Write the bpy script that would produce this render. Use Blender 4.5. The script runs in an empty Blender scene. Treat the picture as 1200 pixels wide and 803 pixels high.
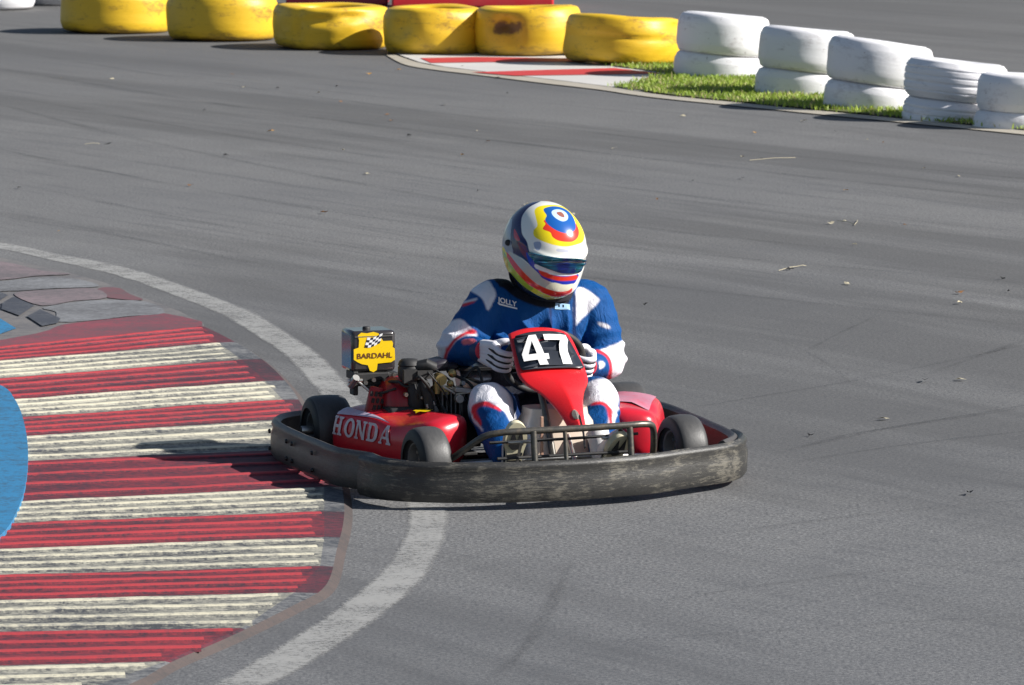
import bpy, bmesh, math, random
import numpy as np
from mathutils import Vector, Matrix, noise as mnoise
random.seed(7)
rng = np.random.default_rng(7)
SC = bpy.context.scene
COL = SC.collection
R = math.radians

# ------------------------------------------------------------------ camera
cd = bpy.data.cameras.new('camera'); cam = bpy.data.objects.new('camera', cd); COL.objects.link(cam)
cam.location = (0, 0, 2.70)
cam.rotation_euler = (R(90 - 6.956), 0, 0)
cd.sensor_width = 36; cd.lens = 36 * 5750 / 1200
cd.clip_start = 0.5; cd.clip_end = 2000
cd.dof.use_dof = True; cd.dof.focus_distance = 17.8; cd.dof.aperture_fstop = 16
SC.camera = cam
# ------------------------------------------------------------------ world, sun, exposure
SUN_EL, SUN_AZ = 32.0, 9.0      # azimuth: degrees from +X towards the camera side
w = bpy.data.worlds.new('World'); SC.world = w; w.use_nodes = True
nt = w.node_tree; bg = nt.nodes['Background']
sky = nt.nodes.new('ShaderNodeTexSky'); sky.sky_type = 'NISHITA'; sky.sun_disc = False
sky.sun_elevation = R(SUN_EL); sky.sun_rotation = R(90 + SUN_AZ)
nt.links.new(sky.outputs[0], bg.inputs[0]); bg.inputs[1].default_value = 0.055
sd = bpy.data.lights.new('sun', 'SUN'); sun = bpy.data.objects.new('sun', sd); COL.objects.link(sun)
sd.energy = 5.0; sd.angle = R(0.5); sd.color = (1.0, 0.965, 0.915)
tosun = Vector((math.cos(R(SUN_EL)) * math.cos(R(SUN_AZ)), -math.cos(R(SUN_EL)) * math.sin(R(SUN_AZ)), math.sin(R(SUN_EL))))
sun.rotation_euler = tosun.to_track_quat('Z', 'Y').to_euler()
SC.view_settings.view_transform = 'Standard'; SC.view_settings.look = 'None'
SC.view_settings.exposure = 0.62; SC.view_settings.gamma = 1
SC.render.engine = 'CYCLES'
SC.cycles.use_denoising = True

# ------------------------------------------------------------------ material helpers
class NT:
    def __init__(s, m):
        s.t = m.node_tree; s.n = s.t.nodes; s.l = s.t.links
    def new(s, k, **kw):
        n = s.n.new(k)
        for a, b in kw.items(): setattr(n, a, b)
        return n
    def link(s, a, b): s.l.new(a, b)
    def coord(s, kind='Object'): return s.new('ShaderNodeTexCoord').outputs[kind]
    def mapping(s, src, scale=(1, 1, 1), rot=(0, 0, 0), loc=(0, 0, 0)):
        m = s.new('ShaderNodeMapping'); s.link(src, m.inputs[0])
        m.inputs['Scale'].default_value = scale; m.inputs['Rotation'].default_value = rot; m.inputs['Location'].default_value = loc
        return m.outputs[0]
    def along(s, src, deg, squash):          # turn the coordinates, then stretch them along that direction
        return s.mapping(s.mapping(src, rot=(0, 0, R(deg))), scale=(1, squash, 1))
    def noise(s, src, scale, detail=3, rough=0.6, dist=0):
        n = s.new('ShaderNodeTexNoise'); s.link(src, n.inputs['Vector'])
        n.inputs['Scale'].default_value = scale; n.inputs['Detail'].default_value = detail
        n.inputs['Roughness'].default_value = rough; n.inputs['Distortion'].default_value = dist
        return n.outputs['Fac']
    def ramp(s, fac, stops):
        r = s.new('ShaderNodeValToRGB'); s.link(fac, r.inputs[0])
        e = r.color_ramp.elements
        while len(e) < len(stops): e.new(0.5)
        for el, (p, c) in zip(e, stops):
            el.position = p; el.color = (c, c, c, 1) if not hasattr(c, '__len__') else (*c[:3], 1)
        return r.outputs[0]
    def mix(s, fac, a, b, mode='MIX'):
        m = s.new('ShaderNodeMix'); m.data_type = 'RGBA'; m.blend_type = mode; m.clamp_factor = True
        for sock, v in ((m.inputs[0], fac), (m.inputs[6], a), (m.inputs[7], b)):
            if hasattr(v, 'is_linked'): s.link(v, sock)
            elif hasattr(v, '__len__'): sock.default_value = (*v[:3], 1)
            else: sock.default_value = v if sock == m.inputs[0] else (v, v, v, 1)
        return m.outputs[2]
    def math(s, op, a, b=0.0, clamp=False):
        m = s.new('ShaderNodeMath', operation=op); m.use_clamp = clamp
        for sock, v in ((m.inputs[0], a), (m.inputs[1], b)):
            if hasattr(v, 'is_linked'): s.link(v, sock)
            else: sock.default_value = v
        return m.outputs[0]
    def bump(s, h, strength, dist=0.01):
        b = s.new('ShaderNodeBump'); s.link(h, b.inputs['Height'])
        b.inputs['Strength'].default_value = strength; b.inputs['Distance'].default_value = dist
        return b.outputs[0]

def base_mat(name, rough=0.5, metal=0.0, coat=0.0, spec=0.5):
    m = bpy.data.materials.new(name); m.use_nodes = True
    b = m.node_tree.nodes['Principled BSDF']
    b.inputs['Roughness'].default_value = rough; b.inputs['Metallic'].default_value = metal
    b.inputs['Coat Weight'].default_value = coat; b.inputs['Coat Roughness'].default_value = 0.08
    b.inputs['Specular IOR Level'].default_value = spec
    return m, NT(m), b

def simple(name, col, rough=0.5, metal=0.0, coat=0.0, var=0.12, scale=30, dirt=None, dirt_amt=0.3, bump=0.0, bscale=200):
    m, n, b = base_mat(name, rough, metal, coat)
    c = n.coord()
    f = n.noise(c, scale, 4)
    lo = tuple(x * (1 - var) for x in col); hi = tuple(min(1, x * (1 + var)) for x in col)
    out = n.mix(f, lo, hi)
    if dirt is not None:
        d = n.ramp(n.noise(c, scale * 0.5, 6, 0.7), [(0.5, 0), (0.72, dirt_amt)])
        out = n.mix(d, out, dirt)
    n.link(out, b.inputs['Base Color'])
    r = n.math('ADD', n.math('MULTIPLY', n.noise(c, scale * 2, 3), 0.16), rough - 0.08, True)
    n.link(r, b.inputs['Roughness'])
    if bump:
        n.link(n.bump(n.noise(c, bscale, 3), bump, 0.002), b.inputs['Normal'])
    return m

# ------------------------------------------------------------------ mesh helpers
class MB:
    def __init__(s): s.v = []; s.f = []; s.mi = []; s.cur = 0
    def add(s, vs, fs):
        o = len(s.v); s.v.extend([tuple(v) for v in vs])
        for f in fs: s.f.append(tuple(o + i for i in f)); s.mi.append(s.cur)
    def box(s, c, size, rot=None):
        hx, hy, hz = size[0] / 2, size[1] / 2, size[2] / 2
        vs = [Vector((x, y, z)) for z in (-hz, hz) for y in (-hy, hy) for x in (-hx, hx)]
        if rot is not None: vs = [rot @ v for v in vs]
        vs = [v + Vector(c) for v in vs]
        s.add(vs, [(0, 2, 3, 1), (4, 5, 7, 6), (0, 1, 5, 4), (2, 6, 7, 3), (0, 4, 6, 2), (1, 3, 7, 5)])
    def tube(s, pts, r, seg=12, closed=False, caps=True, rad2=None, up=None):
        pts = [Vector(p) for p in pts]; n = len(pts)
        rs = r if hasattr(r, '__len__') else [r] * n
        r2 = rad2 if rad2 is not None else rs
        rings = []; prev = None
        for i, p in enumerate(pts):
            if closed: d = pts[(i + 1) % n] - pts[i - 1]
            else: d = pts[min(i + 1, n - 1)] - pts[max(i - 1, 0)]
            d.normalize()
            if prev is None:
                u = Vector(up) if up is not None else (Vector((0, 0, 1)) if abs(d.z) < 0.9 else Vector((1, 0, 0)))
            else: u = prev
            u = (u - d * u.dot(d)).normalized(); prev = u
            wv = d.cross(u)
            rings.append([p + u * (math.cos(2 * math.pi * k / seg) * rs[i]) + wv * (math.sin(2 * math.pi * k / seg) * r2[i]) for k in range(seg)])
        vs = [v for rg in rings for v in rg]; fs = []
        m = n if closed else n - 1
        for i in range(m):
            a = i * seg; b = ((i + 1) % n) * seg
            for k in range(seg):
                k2 = (k + 1) % seg; fs.append((a + k, a + k2, b + k2, b + k))
        if not closed and caps:
            fs.append(tuple(reversed(range(seg)))); fs.append(tuple(range((n - 1) * seg, n * seg)))
        s.add(vs, fs)
    def lathe(s, prof, c, axis='y', seg=32, closed=False, caps=False):
        # prof: (radius, height along axis)
        vs = []; fs = []; n = len(prof); c = Vector(c)
        for k in range(seg):
            a = 2 * math.pi * k / seg; ca, sa = math.cos(a), math.sin(a)
            for r, h in prof:
                if axis == 'y': vs.append(c + Vector((r * ca, h, -r * sa)))
                elif axis == 'z': vs.append(c + Vector((r * ca, r * sa, h)))
                else: vs.append(c + Vector((h, r * ca, r * sa)))
        m = n if closed else n - 1
        for k in range(seg):
            a = k * n; b = ((k + 1) % seg) * n
            for i in range(m): fs.append((a + i, b + i, b + (i + 1) % n, a + (i + 1) % n))
        if caps:
            fs.append(tuple(k * n for k in reversed(range(seg)))); fs.append(tuple(k * n + n - 1 for k in range(seg)))
        s.add(vs, fs)
    def ball(s, c, r, seg=20, rings=12):
        r = r if hasattr(r, '__len__') else (r, r, r); vs = []; fs = []
        for i in range(rings + 1):
            t = math.pi * (i + 0.001) / (rings + 0.002)
            for k in range(seg):
                a = 2 * math.pi * k / seg
                vs.append((c[0] + r[0] * math.sin(t) * math.cos(a), c[1] + r[1] * math.sin(t) * math.sin(a), c[2] + r[2] * math.cos(t)))
        for i in range(rings):
            for k in range(seg):
                k2 = (k + 1) % seg; fs.append((i * seg + k, (i + 1) * seg + k, (i + 1) * seg + k2, i * seg + k2))
        fs.append(tuple(reversed(range(seg)))[::-1]); fs.append(tuple(range(rings * seg, rings * seg + seg))[::-1])
        s.add(vs, fs)
    def grid(s, P, nu, nv, closed_u=False):
        vs = [P(i, j) for j in range(nv) for i in range(nu)]; fs = []
        for j in range(nv - 1):
            for i in range(nu if closed_u else nu - 1):
                i2 = (i + 1) % nu; fs.append((j * nu + i, j * nu + i2, (j + 1) * nu + i2, (j + 1) * nu + i))
        s.add(vs, fs)
    def build(s, name, mat, parent=None, smooth=40, bevel=0, recalc=True, solid=0, subsurf=0):
        me = bpy.data.meshes.new(name)
        me.from_pydata([tuple(v) for v in s.v], [], s.f)
        for m in (mat if isinstance(mat, (list, tuple)) else [mat]): me.materials.append(m)
        if isinstance(mat, (list, tuple)): me.polygons.foreach_set('material_index', s.mi)
        me.validate()
        if recalc:
            bm = bmesh.new(); bm.from_mesh(me); bmesh.ops.recalc_face_normals(bm, faces=bm.faces); bm.to_mesh(me); bm.free()
        return finish(name, me, parent, smooth, bevel, solid, subsurf)

def finish(name, me, parent=None, smooth=40, bevel=0, solid=0, subsurf=0):
    if smooth:
        me.polygons.foreach_set('use_smooth', [True] * len(me.polygons))
        me.set_sharp_from_angle(angle=R(smooth))
    o = bpy.data.objects.new(name, me); COL.objects.link(o)
    if parent is not None: o.parent = parent
    if solid:
        m = o.modifiers.new('s', 'SOLIDIFY'); m.thickness = solid; m.offset = 0
    if bevel:
        m = o.modifiers.new('b', 'BEVEL'); m.width = bevel; m.segments = 2; m.limit_method = 'ANGLE'; m.angle_limit = R(35)
    if subsurf:
        m = o.modifiers.new('ss', 'SUBSURF'); m.levels = subsurf; m.render_levels = subsurf
    return o

def tag(o, label=None, cat=None, group=None, kind=None):
    if label: o['label'] = label
    if cat: o['category'] = cat
    if group: o['group'] = group
    if kind: o['kind'] = kind
    return o
def empty(name, loc, rz=0):
    o = bpy.data.objects.new(name, None); COL.objects.link(o); o.location = loc; o.rotation_euler = (0, 0, rz); o.empty_display_size = 0.1
    return o
def evald(o):
    dg = bpy.context.evaluated_depsgraph_get(); dg.update()
    return bpy.data.meshes.new_from_object(o.evaluated_get(dg))
def catmull(pts, n, closed=False):
    P = [np.array(p, float) for p in pts]; out = []; m = len(P)
    for i in range(m if closed else m - 1):
        if closed: a, b, c, d = P[i - 1], P[i], P[(i + 1) % m], P[(i + 2) % m]
        else: a, b, c, d = P[max(i - 1, 0)], P[i], P[i + 1], P[min(i + 2, m - 1)]
        for k in range(n):
            t = k / n
            out.append(0.5 * ((2 * b) + (-a + c) * t + (2 * a - 5 * b + 4 * c - d) * t * t + (-a + 3 * b - 3 * c + d) * t ** 3))
    if not closed: out.append(P[-1])
    return out
def shape_mesh(splines, extrude=0.0, text=None, size=1.0, offset=0.0, align='CENTER'):
    """flat shape (2-D outlines with holes, or text) as a mesh in the XY plane"""
    if text is not None:
        cu = bpy.data.curves.new('t', 'FONT'); cu.body = text; cu.size = size; cu.align_x = align; cu.offset = offset
    else:
        cu = bpy.data.curves.new('t', 'CURVE'); cu.dimensions = '2D'; cu.fill_mode = 'BOTH'
        for sp in splines:
            s = cu.splines.new('POLY'); s.points.add(len(sp) - 1)
            for p, q in zip(s.points, sp): p.co = (q[0], q[1], 0, 1)
            s.use_cyclic_u = True
    cu.extrude = extrude
    o = bpy.data.objects.new('tmp', cu); COL.objects.link(o)
    me = evald(o); COL.objects.unlink(o); bpy.data.objects.remove(o)
    return me
def subdiv(me, cuts):
    bm = bmesh.new(); bm.from_mesh(me)
    bmesh.ops.triangulate(bm, faces=bm.faces)
    for _ in range(cuts): bmesh.ops.subdivide_edges(bm, edges=[e for e in bm.edges], cuts=1)
    bm.to_mesh(me); bm.free()
def remap(me, fn):
    for v in me.vertices: v.co = fn(v.co)
    return me
def inside(px, py, poly):
    """vectorised point-in-polygon"""
    r = np.zeros(px.shape, bool); n = len(poly); j = n - 1
    for i in range(n):
        xi, yi = poly[i]; xj, yj = poly[j]
        if yi != yj:
            c = ((yi > py) != (yj > py)) & (px < (xj - xi) * (py - yi) / (yj - yi) + xi)
            r ^= c
        j = i
    return r
def set_colors(me, cols):
    a = me.color_attributes.new('Col', 'FLOAT_COLOR', 'POINT')
    a.data.foreach_set('color', np.concatenate([cols, np.ones((len(cols), 1))], 1).astype(np.float32).ravel())
def s2l(r, g, b):
    f = lambda c: (c / 255 / 12.92) if c <= 10 else ((c / 255 + 0.055) / 1.055) ** 2.4
    return np.array([f(r), f(g), f(b)])

# ================================================================== GROUND
def asphalt_mat():
    m, n, b = base_mat('asphalt', 0.85, spec=0.35)
    c = n.coord()
    speck = n.noise(c, 75, 3, 0.8)
    speck2 = n.noise(c, 38, 3, 0.7)
    med = n.noise(c, 1.3, 5, 0.65)
    big = n.noise(c, 0.16, 3, 0.5)
    # rubbered streaks along the driving line: far part runs one way, near part another
    s1 = n.noise(n.along(c, -34, 0.05), 6.5, 7, 0.78, 0.25)
    s2 = n.noise(n.along(c, -41, 0.05), 12.0, 7, 0.80, 0.25)
    s3 = n.noise(n.along(c, 35, 0.05), 9.0, 6, 0.75, 0.3)
    sep = n.new('ShaderNodeSeparateXYZ'); n.link(c, sep.inputs[0])
    t = n.math('MULTIPLY', n.math('SUBTRACT', sep.outputs[1], 19.0), 0.11, True)
    streak = n.mix(t, n.mix(0.35, s2, s3), s1)
    col = n.mix(n.ramp(speck, [(0.40, 0), (0.60, 1)]), (0.088, 0.087, 0.087), (0.245, 0.240, 0.233))
    col = n.mix(n.ramp(speck2, [(0.60, 0), (0.72, 0.6)]), col, (0.33, 0.32, 0.30))
    col = n.mix(n.ramp(speck2, [(0.32, 0.6), (0.44, 0)]), col, (0.055, 0.055, 0.06))
    col = n.mix(n.ramp(streak, [(0.36, 0.50), (0.49, 0.0), (0.72, 0.0)]), col, (0.066, 0.066, 0.070))
    col = n.mix(n.ramp(streak, [(0.54, 0.0), (0.68, 0.30)]), col, (0.21, 0.205, 0.19))
    col = n.mix(n.ramp(med, [(0.3, 0.25), (0.6, 0)]), col, (0.08, 0.08, 0.085))
    band = n.noise(n.along(c, -34, 0.12), 0.75, 4, 0.62, 0.4)
    col = n.mix(n.ramp(band, [(0.47, 0.0), (0.60, 0.62)]), col, (0.072, 0.070, 0.069))
    col = n.mix(n.ramp(big, [(0.40, 0.0), (0.65, 0.30)]), col, (0.085, 0.088, 0.098))
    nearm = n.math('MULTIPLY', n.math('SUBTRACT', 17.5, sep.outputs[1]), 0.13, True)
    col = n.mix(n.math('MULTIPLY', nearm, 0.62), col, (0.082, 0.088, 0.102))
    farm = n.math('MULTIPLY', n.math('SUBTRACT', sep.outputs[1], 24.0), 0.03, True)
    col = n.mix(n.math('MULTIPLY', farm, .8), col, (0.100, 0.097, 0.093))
    col = n.mix(1.0, col, (0.985, 1.0, 1.018), 'MULTIPLY')
    n.link(col, b.inputs['Base Color'])
    h = n.math('ADD', n.math('MULTIPLY', speck, 0.6), n.math('MULTIPLY', speck2, 0.6))
    n.link(n.bump(h, 0.45, 0.006), b.inputs['Normal'])
    return m
M_ASPH = asphalt_mat()
g = MB()
xs = np.concatenate([[-220, -60, -20], np.linspace(-8, 8, 17), [20, 60, 220]]); ys = np.concatenate([[-30], np.linspace(0, 60, 31), [90, 160, 400]])
g.grid(lambda i, j: (float(xs[i]), float(ys[j]), 0.0), len(xs), len(ys))
tag(g.build('track_surface', M_ASPH, smooth=0), kind='structure')

def paint_mat(name, col, wear=0.5, under=(0.10, 0.10, 0.11), scale=30, rough=0.7):
    m, n, b = base_mat(name, rough)
    c = n.coord()
    a = n.noise(c, scale, 6, 0.75); d = n.noise(c, scale * 4, 3, 0.7)
    f = n.math('ADD', n.math('MULTIPLY', a, 0.7), n.math('MULTIPLY', d, 0.3))
    msk = n.ramp(f, [(wear - 0.07, 0), (wear + 0.05, 1)])
    g2 = n.noise(c, scale * 0.2, 4, 0.6)
    col2 = n.mix(g2, tuple(x * 0.72 for x in col), tuple(min(1, x * 1.08) for x in col))
    n.link(n.mix(msk, under, col2), b.inputs['Base Color'])
    n.link(n.bump(f, 0.3, 0.004), b.inputs['Normal'])
    return m
M_LINE = paint_mat('worn_white_line', (0.48, 0.475, 0.46), 0.47, (0.20, 0.20, 0.20), 48)
M_EDGE = paint_mat('pale_concrete_edge', (0.44, 0.40, 0.33), 0.36, (0.2, 0.19, 0.17), 12)

def worn_line_mat():
    m, n, b = base_mat('worn_white_line_paint', 0.75)
    c = n.coord(); a = n.noise(c, 42, 5, 0.8); d = n.noise(c, 4.0, 4, 0.6); e = n.noise(c, 160, 2, 0.7)
    at = n.new('ShaderNodeAttribute'); at.attribute_name = 'Col'
    f = n.math('ADD', n.math('ADD', n.math('MULTIPLY', a, .75), n.math('MULTIPLY', d, .45)), n.math('MULTIPLY', e, .25))
    f = n.math('ADD', f, n.math('MULTIPLY', n.math('SUBTRACT', at.outputs['Fac'], 1.0), .38))
    k = n.ramp(f, [(.52, 0), (.76, .85)])
    n.link(n.mix(d, (.28, .28, .275), (.38, .375, .36)), b.inputs['Base Color'])
    tr = n.new('ShaderNodeBsdfTransparent'); ms = n.new('ShaderNodeMixShader')
    n.link(k, ms.inputs[0]); n.link(tr.outputs[0], ms.inputs[1]); n.link(b.outputs[0], ms.inputs[2])
    n.link(ms.outputs[0], m.node_tree.nodes['Material Output'].inputs[0])
    return m
def strip(name, A, B, z, mat, n=8, kind='structure'):
    A = catmull(A, n); B = catmull(B, n); s = MB()
    s.grid(lambda i, j: ((A if i == 0 else B)[j][0], (A if i == 0 else B)[j][1], z), 2, len(A))
    o = s.build(name, mat, smooth=0)
    return tag(o, kind=kind)
LINE_OUT = [(-3.63, 27.706), (-2.795, 26.65), (-2.464, 26.107), (-1.993, 25.332), (-1.573, 24.289), (-1.222, 23.258), (-0.926, 22.02), (-0.807, 21.403), (-0.687, 20.623), (-0.551, 19.615), (-0.41, 18.654), (-0.281, 17.781), (-0.224, 17.177), (-0.223, 16.704), (-0.243, 16.256), (-0.291, 15.715), (-0.387, 15.148), (-0.515, 14.577), (-0.68, 13.994), (-0.859, 13.492), (-1.143, 12.911)]
LINE_IN = [(-3.566, 27.216), (-2.752, 26.241), (-2.424, 25.671), (-2.002, 24.88), (-1.632, 23.911), (-1.368, 23.117), (-1.076, 21.925), (-0.95, 21.254), (-0.825, 20.457), (-0.684, 19.49), (-0.537, 18.54), (-0.422, 17.781), (-0.372, 17.177), (-0.373, 16.704), (-0.401, 16.256), (-0.458, 15.748), (-0.563, 15.194), (-0.696, 14.605), (-0.865, 13.994), (-1.054, 13.553), (-1.337, 13.023)]
A_ = catmull(LINE_OUT, 8); B_ = catmull(LINE_IN, 8); ls_ = MB()
ls_.grid(lambda i, j: tuple(A_[j] + (B_[j] - A_[j]) * ([-.06, .04, .14, .5, .86, .96, 1.06][i])) + (0.002,), 7, len(A_))
lo = ls_.build('white_track_line', worn_line_mat(), smooth=0); set_colors(lo.data, np.array([(v,) * 3 for _ in A_ for v in (0, .6, 1, 1, 1, .6, 0)])); tag(lo, kind='structure')

# ---------------- apex kerb: slab + raised ribs
KERB_EDGE = [(-3.487, 26.604), (-3.109, 26.151), (-2.693, 25.671), (-2.321, 25.043), (-2.048, 24.483), (-1.799, 23.799), (-1.586, 23.222), (-1.432, 22.706), (-1.29, 22.244), (-1.136, 21.676), (-1.004, 21.049), (-0.894, 20.375), (-0.83, 19.871), (-0.743, 19.243), (-0.658, 18.54), (-0.604, 17.886), (-0.567, 17.236), (-0.556, 16.797), (-0.558, 16.326), (-0.568, 15.554), (-0.661, 15.163), (-0.82, 14.648), (-0.974, 14.219), (-1.043, 13.955), (-1.198, 13.553), (-1.395, 13.137), (-1.679, 12.639)]
RIB_OUT = [(-1.431, 22.571), (-1.327, 21.951), (-1.185, 21.334), (-1.045, 20.609), (-0.944, 20.01), (-0.864, 19.445), (-0.745, 18.607), (-0.682, 17.629), (-0.66, 17.05), (-0.639, 16.49), (-0.63, 15.896), (-0.692, 15.391), (-0.825, 14.754), (-1.019, 14.208), (-1.299, 13.612), (-1.618, 13.063)]
RIB_IN = [(-2.838, 21.3), (-2.781, 20.87), (-2.713, 20.348), (-2.624, 19.677), (-2.556, 19.153), (-2.491, 18.658), (-2.416, 18.09), (-2.288, 17.11), (-2.228, 16.656), (-2.16, 16.137), (-2.094, 15.637), (-2.035, 15.186), (-1.967, 14.664), (-1.891, 14.086), (-1.91, 13.505), (-1.802, 12.724)]
BLUE = [(-2.953, 21.049), (-2.41, 20.82), (-2.142, 20.348), (-2.03, 19.871), (-1.933, 19.243), (-1.836, 18.428), (-1.762, 17.575), (-1.73, 16.947), (-1.734, 16.415), (-1.832, 15.748), (-2.154, 15.271)]

def kerb_mat(name, col, grime, wear):
    m, n, b = base_mat(name, 0.75)
    c = n.coord()
    a = n.noise(n.mapping(c, scale=(0.7, 1, 1)), 40, 6, 0.78); d = n.noise(c, 130, 3, 0.7)
    big = n.noise(n.mapping(c, scale=(0.5, 1, 1)), 2.6, 5, 0.7)
    f = n.math('ADD', n.math('ADD', n.math('MULTIPLY', a, 0.5), n.math('MULTIPLY', d, 0.2)), n.math('MULTIPLY', big, 0.35))
    msk = n.ramp(f, [(wear - 0.07, 0), (wear + 0.06, 1)])
    c2 = n.mix(big, tuple(x * 0.75 for x in col), tuple(min(1, x * 1.1) for x in col))
    n.link(n.mix(msk, grime, c2), b.inputs['Base Color'])
    n.link(n.bump(f, 0.5, 0.006), b.inputs['Normal'])
    return m
M_KR = kerb_mat('rib_red_paint', (0.42, 0.040, 0.050), (0.15, 0.04, 0.055), 0.465)
M_KW = kerb_mat('rib_white_paint', (0.62, 0.58, 0.44), (0.17, 0.17, 0.17), 0.485)
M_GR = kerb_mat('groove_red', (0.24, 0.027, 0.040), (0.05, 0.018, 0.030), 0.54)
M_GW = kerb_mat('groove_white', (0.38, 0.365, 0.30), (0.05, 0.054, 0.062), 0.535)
M_KG = kerb_mat('kerb_bare', (0.17, 0.16, 0.155), (0.09, 0.09, 0.10), 0.50)
M_KRD = kerb_mat('kerb_flat_red', (0.24, 0.05, 0.07), (0.10, 0.06, 0.07), 0.53)
M_KBK = kerb_mat('kerb_flat_black', (0.045, 0.05, 0.065), (0.13, 0.135, 0.145), 0.48)
M_KGR = kerb_mat('kerb_flat_grey', (0.22, 0.225, 0.235), (0.10, 0.10, 0.105), 0.53)
M_KPK = kerb_mat('kerb_flat_pink', (0.22, 0.17, 0.18), (0.11, 0.10, 0.105), 0.53)
M_BLUE = paint_mat('blue_infield_paint', (0.028, 0.20, 0.40), 0.47, (0.03, 0.11, 0.20), 14)

def lerp(a, b, t): return np.array(a) * (1 - t) + np.array(b) * t
def kz(t): return 0.034 - 0.022 * max(0.0, (t - 0.9) / 0.1) if t > 0.9 else 0.034   # slab height along the rib direction
KZ = 0.022
# slab: from an inner line to the outer edge; the faces carry stripe colours
edge = catmull(KERB_EDGE, 10)
slab = MB()
# nearest-edge extension of every stripe boundary to the kerb edge
edge_np = np.array(edge)
def to_edge(p, d):
    # intersect ray p + s d with the edge polyline
    best = None
    for a, b in zip(edge_np[:-1], edge_np[1:]):
        M = np.array([[d[0], -(b - a)[0]], [d[1], -(b - a)[1]]])
        if abs(np.linalg.det(M)) < 1e-9: continue
        s, t = np.linalg.solve(M, a - p)
        if s > -0.05 and -0.01 <= t <= 1.01 and (best is None or s < best): best = s
    return p + d * (best if best is not None else 0.1)
NB = len(RIB_OUT)
sub = 8
bounds = []
for i in range(NB - 1):
    for k in range(sub):
        t = k / sub
        bounds.append((i, lerp(RIB_IN[i], RIB_IN[i + 1], t), lerp(RIB_OUT[i], RIB_OUT[i + 1], t)))
bounds.append((NB - 2, np.array(RIB_IN[-1]), np.array(RIB_OUT[-1])))
rows = []
for (i, a, b) in bounds:
    d = (b - a) / np.linalg.norm(b - a)
    e = to_edge(b, d)
    if np.linalg.norm(e - b) > 0.6: e = b + d * 0.1
    rows.append((i, a, b, e, d))
for (r0, r1) in zip(rows[:-1], rows[1:]):
    i = r0[0]; red = (i % 2 == 0)
    def q(p, z): return (p[0], p[1], z)
    cuts = [0, 1.0]
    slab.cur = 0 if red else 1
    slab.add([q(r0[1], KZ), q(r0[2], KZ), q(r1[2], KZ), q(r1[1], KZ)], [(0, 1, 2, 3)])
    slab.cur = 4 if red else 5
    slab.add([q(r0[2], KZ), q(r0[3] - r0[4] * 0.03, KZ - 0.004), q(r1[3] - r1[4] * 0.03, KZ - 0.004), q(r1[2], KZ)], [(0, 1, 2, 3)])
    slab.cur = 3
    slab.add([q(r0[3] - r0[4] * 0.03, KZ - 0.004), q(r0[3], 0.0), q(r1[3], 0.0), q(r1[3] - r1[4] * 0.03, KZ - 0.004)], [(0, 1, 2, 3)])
tag(slab.build('kerb_base', [M_GR, M_GW, M_KG, kerb_mat('kerb_lip', (0.085, 0.065, 0.06), (0.05, 0.045, 0.045), 0.50), kerb_mat('kerb_margin_red', (0.14, 0.025, 0.04), (0.035, 0.022, 0.03), 0.54), kerb_mat('kerb_margin_grey', (0.20, 0.20, 0.20), (0.045, 0.05, 0.06), 0.54)], smooth=0), kind='structure')
# ribs
ribs = MB()
for i in range(NB - 1):
    a0, a1, b0, b1 = map(np.array, (RIB_IN[i], RIB_IN[i + 1], RIB_OUT[i], RIB_OUT[i + 1]))
    width = np.linalg.norm((b1 + a1) / 2 - (b0 + a0) / 2)
    nr = 4
    for k in range(nr):
        t = (k + 0.5) / nr
        A = lerp(a0, a1, t); B = lerp(b0, b1, t); d = B - A; L = np.linalg.norm(d); d /= L; nrm = np.array([-d[1], d[0]])
        B = B + d * random.uniform(-0.05, 0.02)
        ribs.cur = i % 2
        ns = 46; hw = min(0.030, width / nr * 0.21); prof = [(-hw, -0.004), (-hw * .70, 0.006), (-hw * .35, 0.0095), (hw * .35, 0.0095), (hw * .70, 0.006), (hw, -0.004)]
        L = np.linalg.norm(B - A)
        vs = []; fs = []
        for j in range(ns + 1):
            s = j / ns * L
            c = A + d * s
            wob = 0.005 * mnoise.noise(Vector((c[0] * 3, c[1] * 9, 0)))
            hh = 1.0 + 0.3 * mnoise.noise(Vector((c[0] * 6, c[1] * 13, 3.3)))
            wear = mnoise.noise(Vector((c[0] * 1.3, c[1] * 1.6, 8.1)))
            hh *= (1 - max(0, wear - 0.15) * 1.2)
            for (o, h) in prof:
                p = c + nrm * (o + wob)
                vs.append((p[0], p[1], KZ + h * hh))
        m = len(prof)
        for j in range(ns):
            for q_ in range(m - 1): fs.append((j * m + q_, j * m + q_ + 1, (j + 1) * m + q_ + 1, (j + 1) * m + q_))
        fs.append(tuple(range(m))); fs.append(tuple(range(ns * m, ns * m + m)))
        ribs.add(vs, fs)
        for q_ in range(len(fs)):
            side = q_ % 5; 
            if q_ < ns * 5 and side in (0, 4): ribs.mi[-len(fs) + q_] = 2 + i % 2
tag(ribs.build('kerb_ribs', [M_KR, M_KW, M_GR, M_GW], smooth=50), kind='structure')

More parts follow.
